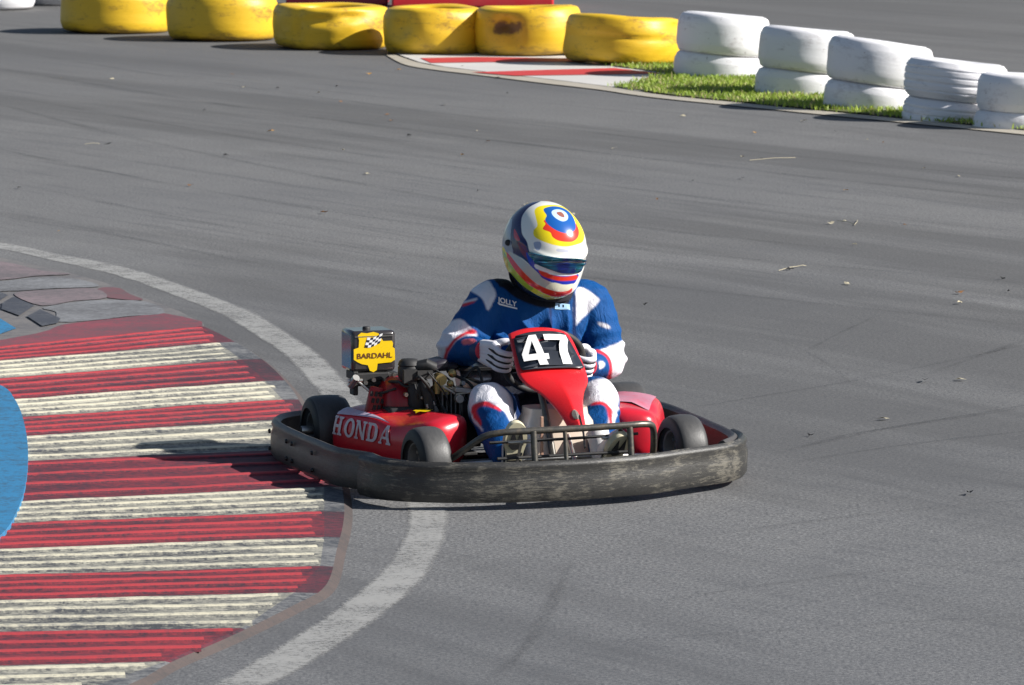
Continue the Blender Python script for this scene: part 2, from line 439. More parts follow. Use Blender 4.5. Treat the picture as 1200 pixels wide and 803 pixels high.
# flat painted panels beyond the last rib (upper left of the kerb)
PANEL_N = [0]
def poly_sheet(name, poly, z, mat, skirt=0.0, kind='structure', n=0):
    if name.startswith('kerb_panel'): PANEL_N[0] += 1; z += PANEL_N[0] * 0.0003
    if n: poly = [tuple(p) for p in catmull(poly, n, True)]
    s = MB(); m = len(poly)
    s.add([(p[0], p[1], z) for p in poly], [tuple(range(m))])
    if skirt: s.add([(p[0], p[1], z) for p in poly] + [(p[0], p[1], z - skirt) for p in poly], [(k, (k + 1) % m, m + (k + 1) % m, m + k) for k in range(m)])
    o = s.build(name, mat, smooth=0)
    return tag(o, kind=kind) if kind else o
PANEL_BASE = [(-1.431, 22.571), (-1.436, 22.7), (-1.586, 23.222), (-1.799, 23.799), (-2.048, 24.483), (-2.321, 25.043), (-2.693, 25.671), (-3.109, 26.151), (-3.487, 26.604), (-5.5, 25.5), (-5.5, 21.0), (-2.838, 21.3)]
poly_sheet('kerb_apron', PANEL_BASE, 0.018, M_KG, 0.03)
poly_sheet('kerb_panel_red', [(-1.436, 22.591), (-1.63, 23.08), (-1.711, 23.05), (-1.92, 22.842), (-2.093, 22.638), (-2.179, 22.3), (-2.6, 21.6), (-2.838, 21.32), (-2.0, 22.07)], 0.0205, M_KRD, n=3)
poly_sheet('kerb_panel_grey', [(-1.646, 23.12), (-1.77, 23.6), (-1.988, 23.66), (-2.114, 23.586), (-2.246, 23.333), (-2.165, 23.156), (-2.118, 22.76), (-1.949, 22.83), (-1.803, 22.99)], 0.0205, M_KGR, n=3)
poly_sheet('kerb_panel_stained', [(-1.79, 23.66), (-1.875, 23.92), (-1.947, 24.186), (-2.034, 24.215), (-2.052, 24.033), (-1.961, 23.75)], 0.0205, kerb_mat('kerb_stain', (0.16, 0.07, 0.08), (0.10, 0.08, 0.085), 0.5), n=3)
poly_sheet('kerb_panel_worn', [(-1.975, 23.76), (-2.065, 24.16), (-2.256, 24.13), (-2.422, 24.02), (-2.425, 23.83), (-2.258, 23.42), (-2.125, 23.62)], 0.0205, M_KPK, n=3)
poly_sheet('kerb_panel_grey', [(-2.05, 24.26), (-2.208, 24.62), (-2.419, 24.66), (-2.541, 24.52), (-2.802, 24.263), (-2.741, 23.75), (-2.522, 24.03), (-2.424, 24.065), (-2.258, 24.178)], 0.0205, M_KGR, n=3)
poly_sheet('kerb_panel_pink', [(-2.24, 24.83), (-2.412, 25.0), (-2.664, 25.45), (-3.07, 25.826), (-2.923, 24.6), (-2.575, 24.56), (-2.421, 24.74)], 0.0205, M_KPK, n=3)
poly_sheet('kerb_panel_black', [(-2.46, 23.514), (-2.433, 23.79), (-2.292, 23.405), (-2.324, 22.99), (-2.436, 23.262)], 0.0215, M_KBK)
poly_sheet('kerb_panel_black', [(-2.285, 22.96), (-2.25, 23.25), (-2.12, 22.877), (-2.115, 22.69), (-2.176, 22.57)], 0.0215, M_KBK)
poly_sheet('kerb_panel_black', [(-2.542, 23.734), (-2.522, 24.0), (-2.464, 23.845), (-2.483, 23.56)], 0.0215, M_KBK)
poly_sheet('infield_blue_panel', [(-2.75, 23.45), (-2.43, 22.98), (-2.29, 22.5), (-2.36, 22.2), (-2.8, 21.55), (-4.5, 21.6), (-4.5, 23.4)], 0.0215, M_BLUE)
poly_sheet('infield_blue_paint', [tuple(p) for p in catmull(BLUE, 6)] + [(-6, 15.0), (-6, 21.05)], 0.040, M_BLUE, 0.025)
poly_sheet('infield_ground', [(-2.6, 12.0), (-1.9, 13.0), (-2.1, 15.6), (-2.3, 17.1), (-2.5, 18.6), (-2.85, 21.3), (-3.0, 21.3), (-14, 21.3), (-14, 12)], 0.010, M_KG)

# ---------------- far edge of the track: pale edging, painted run-off kerb, grass strip
FE = [(-1.092, 42.72), (-0.902, 41.464), (-0.639, 40.809), (-0.28, 40.175), (0.0, 39.661), (0.273, 39.16), (0.67, 38.479), (0.924, 37.913), (1.174, 37.455), (1.664, 36.744), (2.181, 35.975), (2.812, 35.078), (3.556, 33.998), (4.533, 32.496), (6.5, 29.5)]
FE2 = [(-1.04, 42.9), (-0.796, 41.75), (-0.553, 41.134), (-0.223, 40.55), (0.06, 40.03), (0.336, 39.56), (0.73, 38.85), (0.986, 38.25), (1.235, 37.75), (1.73, 37.03), (2.251, 36.26), (2.887, 35.36), (3.635, 34.28), (4.61, 32.8), (6.6, 29.8)]
strip('track_edging', FE, FE2, 0.008, M_EDGE)
poly_sheet('runoff_kerb_white', [(-1.03, 43.0), (-0.374, 43.15), (0.838, 42.4), (1.3, 41.2), (1.439, 40.002), (1.25, 37.95), (0.986, 38.27), (0.73, 38.87), (0.336, 39.58), (0.06, 40.05), (-0.223, 40.57), (-0.553, 41.15), (-0.786, 41.77)], 0.010, paint_mat('runoff_white', (0.62, 0.60, 0.57), 0.33, (0.28, 0.27, 0.26), 4))
M_RR = paint_mat('runoff_red', (0.58, 0.045, 0.045), 0.30, (0.3, 0.12, 0.12), 4)
poly_sheet('runoff_kerb_red', [(-0.79, 42.25), (-0.332, 42.4), (0.648, 42.178), (0.6, 41.75), (-0.1, 41.75), (-0.688, 41.62)], 0.014, M_RR)
poly_sheet('runoff_kerb_red', [(-0.33, 40.42), (0.3, 40.72), (0.857, 40.95), (1.236, 40.25), (0.6, 40.12), (0.023, 40.002)], 0.014, M_RR)

def grass():
    m, n, b = base_mat('grass_soil', 0.95)
    c = n.coord()
    n.link(n.mix(n.noise(c, 6, 5), (0.06, 0.09, 0.02), (0.17, 0.17, 0.06)), b.inputs['Base Color'])
    G0 = [(0.55, 42.3), (0.85, 41.2), (1.30, 40.3), (1.02, 39.2), (0.80, 38.72), (1.0, 38.3), (1.235, 37.77), (1.73, 37.05), (2.251, 36.28), (2.887, 35.38), (3.635, 34.3), (4.61, 32.82), (6.6, 29.82), (7.3, 31.2), (5.2, 34.5), (4.1, 36.2), (3.5, 37.8), (2.9, 39.3), (2.3, 40.9), (1.7, 42.2)]
    poly_sheet('grass_soil', G0, 0.018, m, 0)
    mb = MB()
    P = np.array(G0); lo = P.min(0); hi = P.max(0)
    N = 120000
    xy = rng.uniform(lo, hi, (N, 2))
    jx = xy + rng.normal(0, 0.05, xy.shape)
    xy = xy[inside(jx[:, 0], jx[:, 1], G0)]
    vs = []; fs = []; cols = []
    for (x, y) in xy:
        cl = mnoise.noise(Vector((x * 1.7, y * 1.2, 0))); cl2 = mnoise.noise(Vector((x * 7, y * 5, 4)))
        if cl2 < -0.45: continue
        h = (0.020 + 0.022 * random.random()) * (1 + 0.3 * cl + 0.3 * cl2); a = random.uniform(0, 6.283); wd = random.uniform(0.004, 0.008)
        if random.random() < 0.01: h *= 2.2
        ln = random.uniform(0.1, 0.9) * h; b_ = random.uniform(0, 6.283)
        dx, dy = math.cos(a) * wd, math.sin(a) * wd; lx, ly = math.cos(b_) * ln, math.sin(b_) * ln
        o = len(vs)
        vs += [(x - dx, y - dy, 0.016), (x + dx, y + dy, 0.016), (x + lx * 0.4 + dx * 0.7, y + ly * 0.4 + dy * 0.7, 0.016 + h * 0.6), (x + lx * 0.4 - dx * 0.7, y + ly * 0.4 - dy * 0.7, 0.016 + h * 0.6), (x + lx, y + ly, 0.016 + h)]
        fs += [(o, o + 1, o + 2, o + 3), (o + 3, o + 2, o + 4)]
        k = min(1, max(0, 0.5 + 0.7 * cl + 0.35 * (random.random() - 0.5)))
        c0 = np.array((0.20, 0.33, 0.03)) * (1 - k) + np.array((0.46, 0.56, 0.09)) * k
        if random.random() < 0.16: c0 = np.array((0.50, 0.44, 0.20))
        cols += [c0] * 5
    me = bpy.data.meshes.new('grass'); me.from_pydata(vs, [], fs)
    set_colors(me, np.array(cols))
    gm, gn, gb = base_mat('grass_blade', 0.55)
    at = gn.new('ShaderNodeAttribute'); at.attribute_name = 'Col'
    gn.link(at.outputs['Color'], gb.inputs['Base Color'])
    tr = gn.new('ShaderNodeBsdfTranslucent'); gn.link(at.outputs['Color'], tr.inputs[0])
    ms = gn.new('ShaderNodeMixShader'); ms.inputs[0].default_value = 0.35
    out = gm.node_tree.nodes['Material Output']
    gn.link(gb.outputs[0], ms.inputs[1]); gn.link(tr.outputs[0], ms.inputs[2]); gn.link(ms.outputs[0], out.inputs[0])
    me.materials.append(gm)
    o = bpy.data.objects.new('grass', me); COL.objects.link(o); tag(o, 'short green grass growing between the track edging and the white tyres', 'grass', kind='stuff')
grass()
poly_sheet('distant_verge', [(4.2, 56.5), (16, 44.5), (17, 46), (5.0, 59)], 0.006, M_EDGE)

# ---------------- tyre barrier
def tyre_paint(name, col, dirt, wear=0.6, amt=0.75, rough=0.45):
    m, n, b = base_mat(name, rough, coat=0.0)
    c = n.coord()
    a = n.noise(n.mapping(c, scale=(1, 1, 2.2)), 3.2, 7, 0.78)
    st = n.noise(n.mapping(c, scale=(1, 1, 9)), 3.0, 6, 0.8)
    sp = n.noise(c, 26, 3, 0.7)
    col1 = n.mix(n.noise(c, 1.8, 3), tuple(x * 0.88 for x in col), col)
    d1 = n.ramp(a, [(wear, 0), (wear + 0.13, amt)])
    d2 = n.ramp(st, [(wear + 0.06, 0), (wear + 0.12, amt * 0.7)])
    d3 = n.ramp(sp, [(0.66, 0), (0.72, 0.7)])
    o = n.mix(d1, col1, dirt); o = n.mix(d2, o, tuple(x * 0.8 for x in dirt)); o = n.mix(d3, o, dirt)
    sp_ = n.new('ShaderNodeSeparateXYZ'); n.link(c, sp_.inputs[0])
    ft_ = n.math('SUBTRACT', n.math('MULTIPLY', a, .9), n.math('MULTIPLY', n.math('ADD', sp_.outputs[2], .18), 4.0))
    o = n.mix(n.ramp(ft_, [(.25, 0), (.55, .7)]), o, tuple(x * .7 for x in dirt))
    n.link(o, b.inputs['Base Color'])
    n.link(n.bump(n.math('ADD', a, st), 0.25, 0.01), b.inputs['Normal'])
    return m
M_YT = tyre_paint('yellow_tyre_paint', (0.80, 0.50, 0.022), (0.22, 0.12, 0.03), 0.53, 0.8)
M_WT = tyre_paint('white_tyre_paint', (0.83, 0.82, 0.84), (0.36, 0.32, 0.33), 0.55, 0.55)
def tyre_mesh(name, rad, ht, mat, seed, dents=(), tread=False, dent_scale=1.0):
    """road tyre lying flat: rounded tread, sidewalls curving in to an open bead hole"""
    hole = rad * 0.50; prof = []
    k = ht * 0.13
    NR_ = 41 if tread else 13
    for i in range(NR_):                                           # outer tread face, bottom to top, slightly barrelled
        t = -1 + 2 * i / (NR_ - 1)
        prof.append((rad - 0.008 * abs(t) ** 3 - (0 if abs(t) < 0.99 else 0.006), t * (ht / 2 - k)))
    for i in range(1, 6):
        a = math.pi / 2 * i / 5
        prof.append((rad - 0.015 - k * (1 - math.cos(a)) * 1.1, ht / 2 - k + k * math.sin(a)))
    prof += [(rad * 0.82, ht / 2 + 0.006), (rad * 0.70, ht / 2 + 0.004), (hole + 0.02, ht / 2 - 0.006), (hole, ht / 2 - 0.03), (hole + 0.01, ht / 2 - 0.075),
             (rad * 0.75, ht / 2 - 0.06), (rad - 0.05, ht * 0.2), (rad - 0.035, 0)]
    n0 = len(prof)
    inner = [(r, -h) for r, h in reversed(prof[NR_:-1])]
    prof = prof + inner
    mb = MB(); mb.lathe(prof, (0, 0, 0), 'z', 140, closed=True)
    # subdivide profile for dents comes from the vertex count round the tyre
    out = []
    for v in mb.v:
        x, y, z = v; r = math.hypot(x, y); a = math.atan2(y, x)
        s = 1 + 0.012 * dent_scale * math.sin(2 * a + seed) + 0.008 * dent_scale * math.sin(3 * a + seed * 2.1)
        nz = mnoise.noise(Vector((x * 2.2 + seed * 7, y * 2.2, z * 4))) * 0.016 * dent_scale + (.5 - abs(mnoise.noise(Vector((x * 4 + seed * 3, y * 4, z * 9))))) * .012 * max(0, dent_scale - .7)
        dr = nz
        for (da, dz, dw, dh, dd) in dents:                         # dents: angle, height, angular width, vertical width, depth
            u = ((a - da + math.pi) % (2 * math.pi) - math.pi) / dw; w_ = (z - dz) / dh
            dr -= dd * math.exp(-(u * u + w_ * w_)) * (1 if r > hole * 1.2 else 0)
        if tread and r > rad * 0.93:
            g_ = (math.fmod(abs(z * 21 + .5), 1.0) < 0.22)
            if g_: dr -= 0.007
        zz = z + mnoise.noise(Vector((x * 1.4, y * 1.4, seed))) * 0.02 * dent_scale
        out.append((x * s * (1 + dr / max(r, .01)), y * s * (1 + dr / max(r, .01)), zz))
    mb.v = out
    o = mb.build(name, mat, smooth=60)
    return o
YT = [(-3.741, 45.876, .520, .40, 'first yellow tyre from the left end of the row, smooth faced and scuffed', ()),
      (-2.666, 44.688, .510, .40, 'second yellow tyre from the left end, cleanest and smoothest of the row', ()),
      (-1.617, 43.437, .525, .37, 'third yellow tyre, low and wide with a creased dented upper face', ((-1.7, .08, .30, .05, .05), (-1.2, .10, .25, .04, .035), (-2.15, 0, .08, .2, .025))),
      (-0.684, 42.72, .455, .40, 'fourth yellow tyre, short one half covered by its neighbour shadow', ((-2.25, .04, .25, .12, .045),)),
      (0.148, 42.486, .475, .41, 'fifth yellow tyre with a deep torn brown dent on its left front', ((-2.1, .07, .22, .06, .09), (-1.85, .0, .14, .10, .03))),
      (0.947, 41.243, .50, .395, 'last yellow tyre beside the white stacks, with a crumpled right shoulder', ((-1.5, .02, .9, .02, .02), (-.35, .12, .25, .06, .05)))]
for i, (x, y, rd, ht, lab, dn) in enumerate(YT):
    o = tyre_mesh('painted_tyre', rd, ht, M_YT, i + 1, dn, dent_scale=1.6 if i > 1 else 0.7)
    o.location = (x, y + rd, ht / 2 + 0.004); o.rotation_euler = (R(random.uniform(-1.6, -0.8)), R([1, 0, 2, 0, -1, 3][i]), 0)
    if i == 4:
        mm = M_YT.copy(); n2 = NT(mm); b2 = mm.node_tree.nodes['Principled BSDF']; src = b2.inputs['Base Color'].links[0].from_socket
        gr = n2.new('ShaderNodeTexGradient', gradient_type='SPHERICAL'); n2.link(n2.mapping(n2.coord(), scale=(4.2, 4.2, 9.5), loc=(4.2 * .20, 4.2 * .42, -9.5 * .045)), gr.inputs[0])
        k2 = n2.math('ADD', gr.outputs['Fac'], n2.math('MULTIPLY', n2.math('SUBTRACT', n2.noise(n2.coord(), 9, 4, .7), .5), .9))
        n2.link(n2.mix(n2.ramp(k2, [(.32, 0), (.5, .85)]), src, (0.13, 0.055, 0.03)), b2.inputs['Base Color'])
        o.data.materials[0] = mm
    tag(o, lab, 'tyre', 'yellow painted tyres in the barrier row')
WT = [(1.71, 39.80, .37, 5), (2.27, 37.75, .365, 6), (2.72, 36.20, .38, 8), (3.195, 35.15, .362, 5), (3.64, 34.45, .35, 3), (4.35, 33.2, .34, 3)]
ordn = ['nearest the yellow tyres', 'second from the yellow tyres', 'in the middle of the white row', 'showing tread blocks', 'stained pink and black at its left edge', 'beyond the frame edge']
for i, (x, y, rd, tl) in enumerate(WT[:5]):
    for lev in (0, 1):
        ht = (0.325, .325, .325, .275, .265)[i] if lev else 0.29; sink = (0, 0, 0, .035, .075)[i]
        o = tyre_mesh('painted_tyre', rd * (1.03 if lev else 1.04), ht, M_WT, 20 + i * 2 + lev, tread=(i == 3), dent_scale=0.8)
        z = -0.115 - sink + ht / 2 if lev == 0 else -0.113 - sink + 0.29 + ht / 2
        o.location = (x + (0.02 if lev else 0.0), y + rd, z)
        o.rotation_mode = 'ZYX'; o.rotation_euler = (R(-1.5), R(tl), i * 1.3 + lev * 2.1)
        tag(o, ('white upper tyre of the stack ' if lev else 'white lower tyre of the stack ') + ordn[i], 'tyre', 'white painted tyres stacked in pairs')
o = tyre_mesh('painted_tyre', .36, .30, M_WT, 60); o.location = (-5.25, 50.4, .15); tag(o, 'distant white tyre lying alone at the far left end of the barrier', 'tyre', 'white tyres at the far left')
o = tyre_mesh('painted_tyre', .30, .28, tyre_paint('grey_tyre_paint', (0.42, 0.42, 0.44), (0.2, 0.2, 0.2)), 61); o.location = (-4.72, 51.2, .14); tag(o, 'distant grey tyre beside the lone white one and the first yellow tyre', 'tyre', 'white tyres at the far left')

# red plastic barriers behind the yellow tyres
M_RB = simple('red_barrier_plastic', (0.62, 0.02, 0.03), 0.35, var=0.1, scale=2, dirt=(0.3, 0.1, 0.1), dirt_amt=0.4)
M_RBD = simple('dark_red_barrier_plastic', (0.42, 0.015, 0.05), 0.4, var=0.15, scale=2, dirt=(0.2, 0.06, 0.1), dirt_amt=0.5)
def barrier(x0, x1, y, mat, lab):
    root = empty('plastic_barrier', ((x0 + x1) / 2, y, 0)); tag(root, lab, 'barrier', 'red plastic barriers behind the yellow tyres')
    L = x1 - x0; mb = MB()
    prof = [(-.24, 0.0), (-.24, .14), (-.15, .30), (-.11, .70), (-.11, .80), (.11, .80), (.11, .70), (.15, .30), (.24, .14), (.24, 0.0)]
    vs = [(-L / 2, a, b) for a, b in prof] + [(L / 2, a, b) for a, b in prof]; n = len(prof)
    mb.add(vs, [(k, (k + 1) % n, n + (k + 1) % n, n + k) for k in range(n)] + [tuple(reversed(range(n))), tuple(range(n, 2 * n))])
    mb.build('shell', mat, root, smooth=30, bevel=0.02)
    for k in range(3):
        s = MB(); s.box((-L / 2 + L * (k + .5) / 3, -.135, .50), (L * .16, .02, .24)); s.build('panel_recess', mat, root, smooth=0, bevel=.008)
barrier(-1.24, 0.43, 50.9, M_RB, 'bright red plastic barrier block behind the fourth and fifth yellow tyres')
barrier(-2.35, -1.29, 51.3, M_RBD, 'darker red plastic barrier block behind the third yellow tyre')

# ---------------- litter and rubber marks on the asphalt
lv = MB()
LP = [(-3.661, 39.762, 3), (0.864, 29.121, 1), (2.21, 24.099, 1), (1.437, 25.207, 0), (1.894, 27.806, 2), (1.636, 32.024, 0), (1.124, 30.384, 0), (2.49, 24.76, 0), (2.462, 24.175, 0), (1.66, 17.575, 0), (-0.916, 30.871, 2), (-1.851, 38.671, 0), (-0.239, 34.299, 2), (0.687, 32.841, 2), (2.215, 27.557, 1), (-2.277, 36.313, 0), (-0.71, 33.923, 0), (1.245, 35.726, 2), (1.44, 30.565, 0)]
for _ in range(70): LP.append((random.uniform(-4, 5), random.uniform(27, 42), random.choice([0, 0, 2, 2, 1, 3])))
for _ in range(14): LP.append((random.uniform(0.3, 3), random.uniform(15, 27), random.choice([0, 2])))
for (x, y, c) in LP:
    if x > 0.3 and y > 40 - x * 2.2: continue
    lv.cur = c; s = random.uniform(.012, .032); a = random.uniform(0, 6.28)
    pts = []
    for k in range(6):
        t = k / 6 * 6.283; rr = s * (1.0 if k % 3 == 0 else random.uniform(.35, .6))
        pts.append((x + rr * math.cos(t + a), y + rr * 1.2 * math.sin(t + a), 0.004 + random.uniform(0, .014)))
    pts.append((x, y, 0.010)); lv.add(pts, [(k, (k + 1) % 6, 6) for k in range(6)])
lm = [simple('dark_rubber_crumb', (0.02, 0.02, 0.02), 0.9), simple('brown_leaf', (0.26, 0.12, 0.04), 0.8), simple('straw_litter', (0.45, 0.40, 0.28), 0.8), simple('yellow_leaf', (0.5, 0.26, 0.05), 0.8)]
for (x0, y0, x1, y1) in [(1.375, 25.15, 1.49, 25.36), (1.47, 25.33, 1.53, 25.38), (1.85, 27.8, 1.93, 27.62), (1.93, 27.55, 1.97, 27.85), (1.55, 31.9, 1.86, 32.1), (-2.9, 33.2, -2.80, 33.23)]:
    lv.cur = 2; lv.tube([(x0, y0, .006), ((x0 + x1) / 2 + .008, (y0 + y1) / 2, .012), (x1, y1, .006)],   .0016, 5)
tag(lv.build('leaf_litter', lm, smooth=0, recalc=False), 'scattered dry leaves, straw and rubber crumbs on the asphalt', 'litter', kind='stuff')
def skid_mat():
    m, n, b = base_mat('rubber_mark', 0.8)
    tr = n.new('ShaderNodeBsdfTransparent'); ms = n.new('ShaderNodeMixShader')
    c = n.coord(); f = n.noise(c, 45, 4, 0.75); f2 = n.noise(c, 1.4, 3)
    at = n.new('ShaderNodeAttribute'); at.attribute_name = 'Col'
    k = n.math('MULTIPLY', n.math('MULTIPLY', n.ramp(f, [(.35, 0), (.65, 1)]), n.ramp(f2, [(.35, .15), (.6, .8)])), at.outputs['Fac'])
    b.inputs['Base Color'].default_value = (0.035, 0.035, 0.04, 1)
    n.link(k, ms.inputs[0]); n.link(tr.outputs[0], ms.inputs[1]); n.link(b.outputs[0], ms.inputs[2])
    n.link(ms.outputs[0], m.node_tree.nodes['Material Output'].inputs[0])
    return m
sk = MB(); skc = []
SK = [([(0.70, 19.87), (1.15, 20.4), (1.60, 20.96), (2.5, 22.3)], .018), ([(1.75, 20.9), (2.33, 22.18), (3.0, 23.6)], .022), ([(1.0, 18.6), (1.45, 19.25), (2.2, 20.0)], .03), ([(1.2, 19.0), (2.08, 19.95), (2.8, 20.8)], .02), ([(0.9, 18.2), (1.6, 18.9), (2.6, 19.6)], .02),
      ([(1.29, 21.7), (1.52, 22.5), (1.75, 23.2)], .014), ([(1.1, 22.6), (1.35, 21.6), (1.45, 20.6)], .012), ([(-5, 40), (-2.5, 33.5), (0, 28.5), (2, 26)], .05), ([(-5, 42.5), (-2, 36.6), (1, 31.9), (3.5, 28.6)], .07), ([(-4, 34), (-2, 30), (0, 27), (3, 24.2)], .04),
      ([(-4.5, 43.5), (-2, 38.6), (1.5, 32.8), (4, 29.6)], .035), ([(-3.2, 30.5), (-1.3, 27), (0.8, 24.4), (2.8, 22.4)], .04), ([(-3, 28.5), (-1.2, 25.3), (0.2, 23.2)], .05), ([(0.4, 15.3), (1.2, 15.9), (2.4, 16.4)], .02), ([(0.2, 14.6), (1.3, 15.0), (2.2, 15.2)], .016), ([(0.6, 16.6), (1.4, 17.2), (2.4, 17.7)], .018),
      ([(-0.25, 13.2), (0.05, 14.6), (0.2, 16.2)], .03), ([(-4, 38), (-1.5, 33.2), (1.2, 29.2), (3, 27)], .03)]
for i, (p, wd) in enumerate(SK):
    P = catmull(p, 12); nn = len(P)
    o = len(sk.v)
    for j, q_ in enumerate(P):
        d = P[min(j + 1, nn - 1)] - P[max(j - 1, 0)]; d /= np.linalg.norm(d); nr = np.array([-d[1], d[0]])
        for kk, off in enumerate((-1, -.3, .3, 1)):
            s_ = q_ + nr * off * wd * (1 + .25 * math.sin(j * .7 + i)); sk.v.append((s_[0], s_[1], 0.003 + i * 0.00008))
            e = min(1, j / 5, (nn - 1 - j) / 5); skc.append((e * (0 if abs(off) == 1 else .36),) * 3)
        if j:
            for kk in range(3): a = o + (j - 1) * 4 + kk; sk.f.append((a, a + 1, a + 5, a + 4)); sk.mi.append(0)
so = sk.build('rubber_marks', skid_mat(), smooth=0, recalc=False); set_colors(so.data, np.array(skc))
tag(so, kind='stuff', label='faint dark tyre rubber marks streaked across the asphalt', cat='skid marks')

# ================================================================== GO-KART
# kart frame: x forward, y to the driver's left, z up; origin under the middle of the front axle
KO = (0.147, 17.76, 0.0); KRZ = R(-71)
M_BLK = simple('black_paint', (0.012, 0.012, 0.013), 0.32, var=0.2, dirt=(0.06, 0.055, 0.05), dirt_amt=0.3)
M_BLKM = simple('black_matt', (0.018, 0.018, 0.019), 0.65, var=0.3, dirt=(0.08, 0.07, 0.06), dirt_amt=0.4)
M_FRM = simple('frame_tube_paint', (0.10, 0.095, 0.085), 0.38, 0.5, var=0.4, scale=60, dirt=(0.20, 0.15, 0.10), dirt_amt=0.7)
M_STL = simple('bare_steel', (0.45, 0.44, 0.42), 0.33, 0.9, var=0.2, dirt=(0.15, 0.11, 0.07), dirt_amt=0.5)
M_ALU = simple('cast_aluminium', (0.20, 0.195, 0.19), 0.55, 0.6, var=0.25, dirt=(0.06, 0.05, 0.04), dirt_amt=0.8)
M_BRS = simple('brass_parts', (0.42, 0.31, 0.13), 0.35, 0.8, var=0.2, dirt=(0.08, 0.06, 0.03), dirt_amt=0.7)
M_RED = simple('red_fairing_plastic', (0.66, 0.014, 0.018), 0.27, coat=0.35, var=0.07, scale=6, dirt=(0.34, 0.03, 0.03), dirt_amt=0.5)
M_REDP = simple('red_pod_plastic', (0.58, 0.014, 0.03), 0.33, coat=0.25, var=0.10, scale=8, dirt=(0.20, 0.02, 0.03), dirt_amt=0.55)
M_REDE = simple('red_shroud_metal', (0.36, 0.010, 0.018), 0.4, var=0.2, scale=12, dirt=(0.05, 0.02, 0.02), dirt_amt=0.8)
M_YEL = simple('yellow_sticker', (0.85, 0.56, 0.004), 0.35, var=0.04)
M_WHT = simple('white_decal', (0.80, 0.80, 0.80), 0.45, var=0.05)
M_SILV = simple('silver_lettering', (0.62, 0.56, 0.58), 0.45, var=0.2, scale=60, dirt=(0.45, 0.1, 0.12), dirt_amt=0.7)
M_SWO = simple('lavender_stripe', (0.50, 0.42, 0.52), 0.4, var=0.25, scale=20, dirt=(0.5, 0.05, 0.09), dirt_amt=0.7)
M_PLATE = simple('number_plate_black', (0.014, 0.019, 0.03), 0.38, var=0.1, scale=9)
M_CREAM = simple('cream_tank_plastic', (0.60, 0.50, 0.40), 0.4, coat=0.1, var=0.14, scale=7, dirt=(0.30, 0.17, 0.10), dirt_amt=0.5)

kart = empty('go_kart', KO, KRZ)
tag(kart, 'red and black rental go-kart number 47 with wraparound scuffed bumper, at the kerb', 'go-kart')

def rubber_mat(name, scuff, lo=(0.022, 0.021, 0.021), hi=(0.050, 0.048, 0.046)):
    m, n, b = base_mat(name, 0.48, spec=0.5)
    uv = n.coord('UV'); ob = n.coord()
    a = n.noise(n.mapping(uv, scale=(1.0, 5.0, 1)), 11.0, 8, 0.82, 0.8)
    s2 = n.noise(n.mapping(uv, scale=(1.0, 9.0, 1), rot=(0, 0, R(5.0))), 17.0, 6, 0.82, 0.8)
    blot = n.noise(ob, 5.5, 4, 0.65)
    fine = n.noise(ob, 120, 3, 0.7)
    f = n.math('ADD', n.math('MULTIPLY', a, 0.55), n.math('MULTIPLY', s2, 0.45))
    f = n.math('ADD', f, n.math('MULTIPLY', n.math('SUBTRACT', blot, 0.5), 0.5))
    k = n.ramp(f, [(0.65 - scuff * 0.13, 0), (0.69 - scuff * 0.11, 0.7), (0.78, 0.95)])
    dust = n.mix(s2, (0.26, 0.235, 0.18), (0.08, 0.077, 0.073))
    base = n.mix(fine, lo, hi)
    o = n.mix(k, base, dust)
    scr = n.ramp(n.noise(n.mapping(uv, scale=(1.3, 34.0, 1), rot=(0, 0, R(-3))), 7.0, 3, 0.7), [(0.66, 0), (0.70, .65)])
    o = n.mix(scr, o, (0.33, 0.30, 0.24))
    deep = n.ramp(n.noise(n.mapping(uv, scale=(1.5, 9, 1)), 9.0, 5, 0.8), [(0.60, 0), (0.66, 0.9)])
    o = n.mix(deep, o, (0.015, 0.015, 0.015))
    n.link(o, b.inputs['Base Color'])
    n.link(n.math('ADD', 0.20, n.math('MULTIPLY', f, 0.42), True), b.inputs['Roughness'])
    n.link(n.bump(n.math('ADD', f, n.math('MULTIPLY', fine, 0.2)), 0.35, 0.006), b.inputs['Normal'])
    return m
M_BMPF = rubber_mat('scuffed_front_bumper', 0.95, (0.016, 0.016, 0.016), (0.05, 0.048, 0.045))
M_BMPS = rubber_mat('scuffed_side_bumper', 0.30, (0.045, 0.040, 0.038), (0.095, 0.086, 0.080))

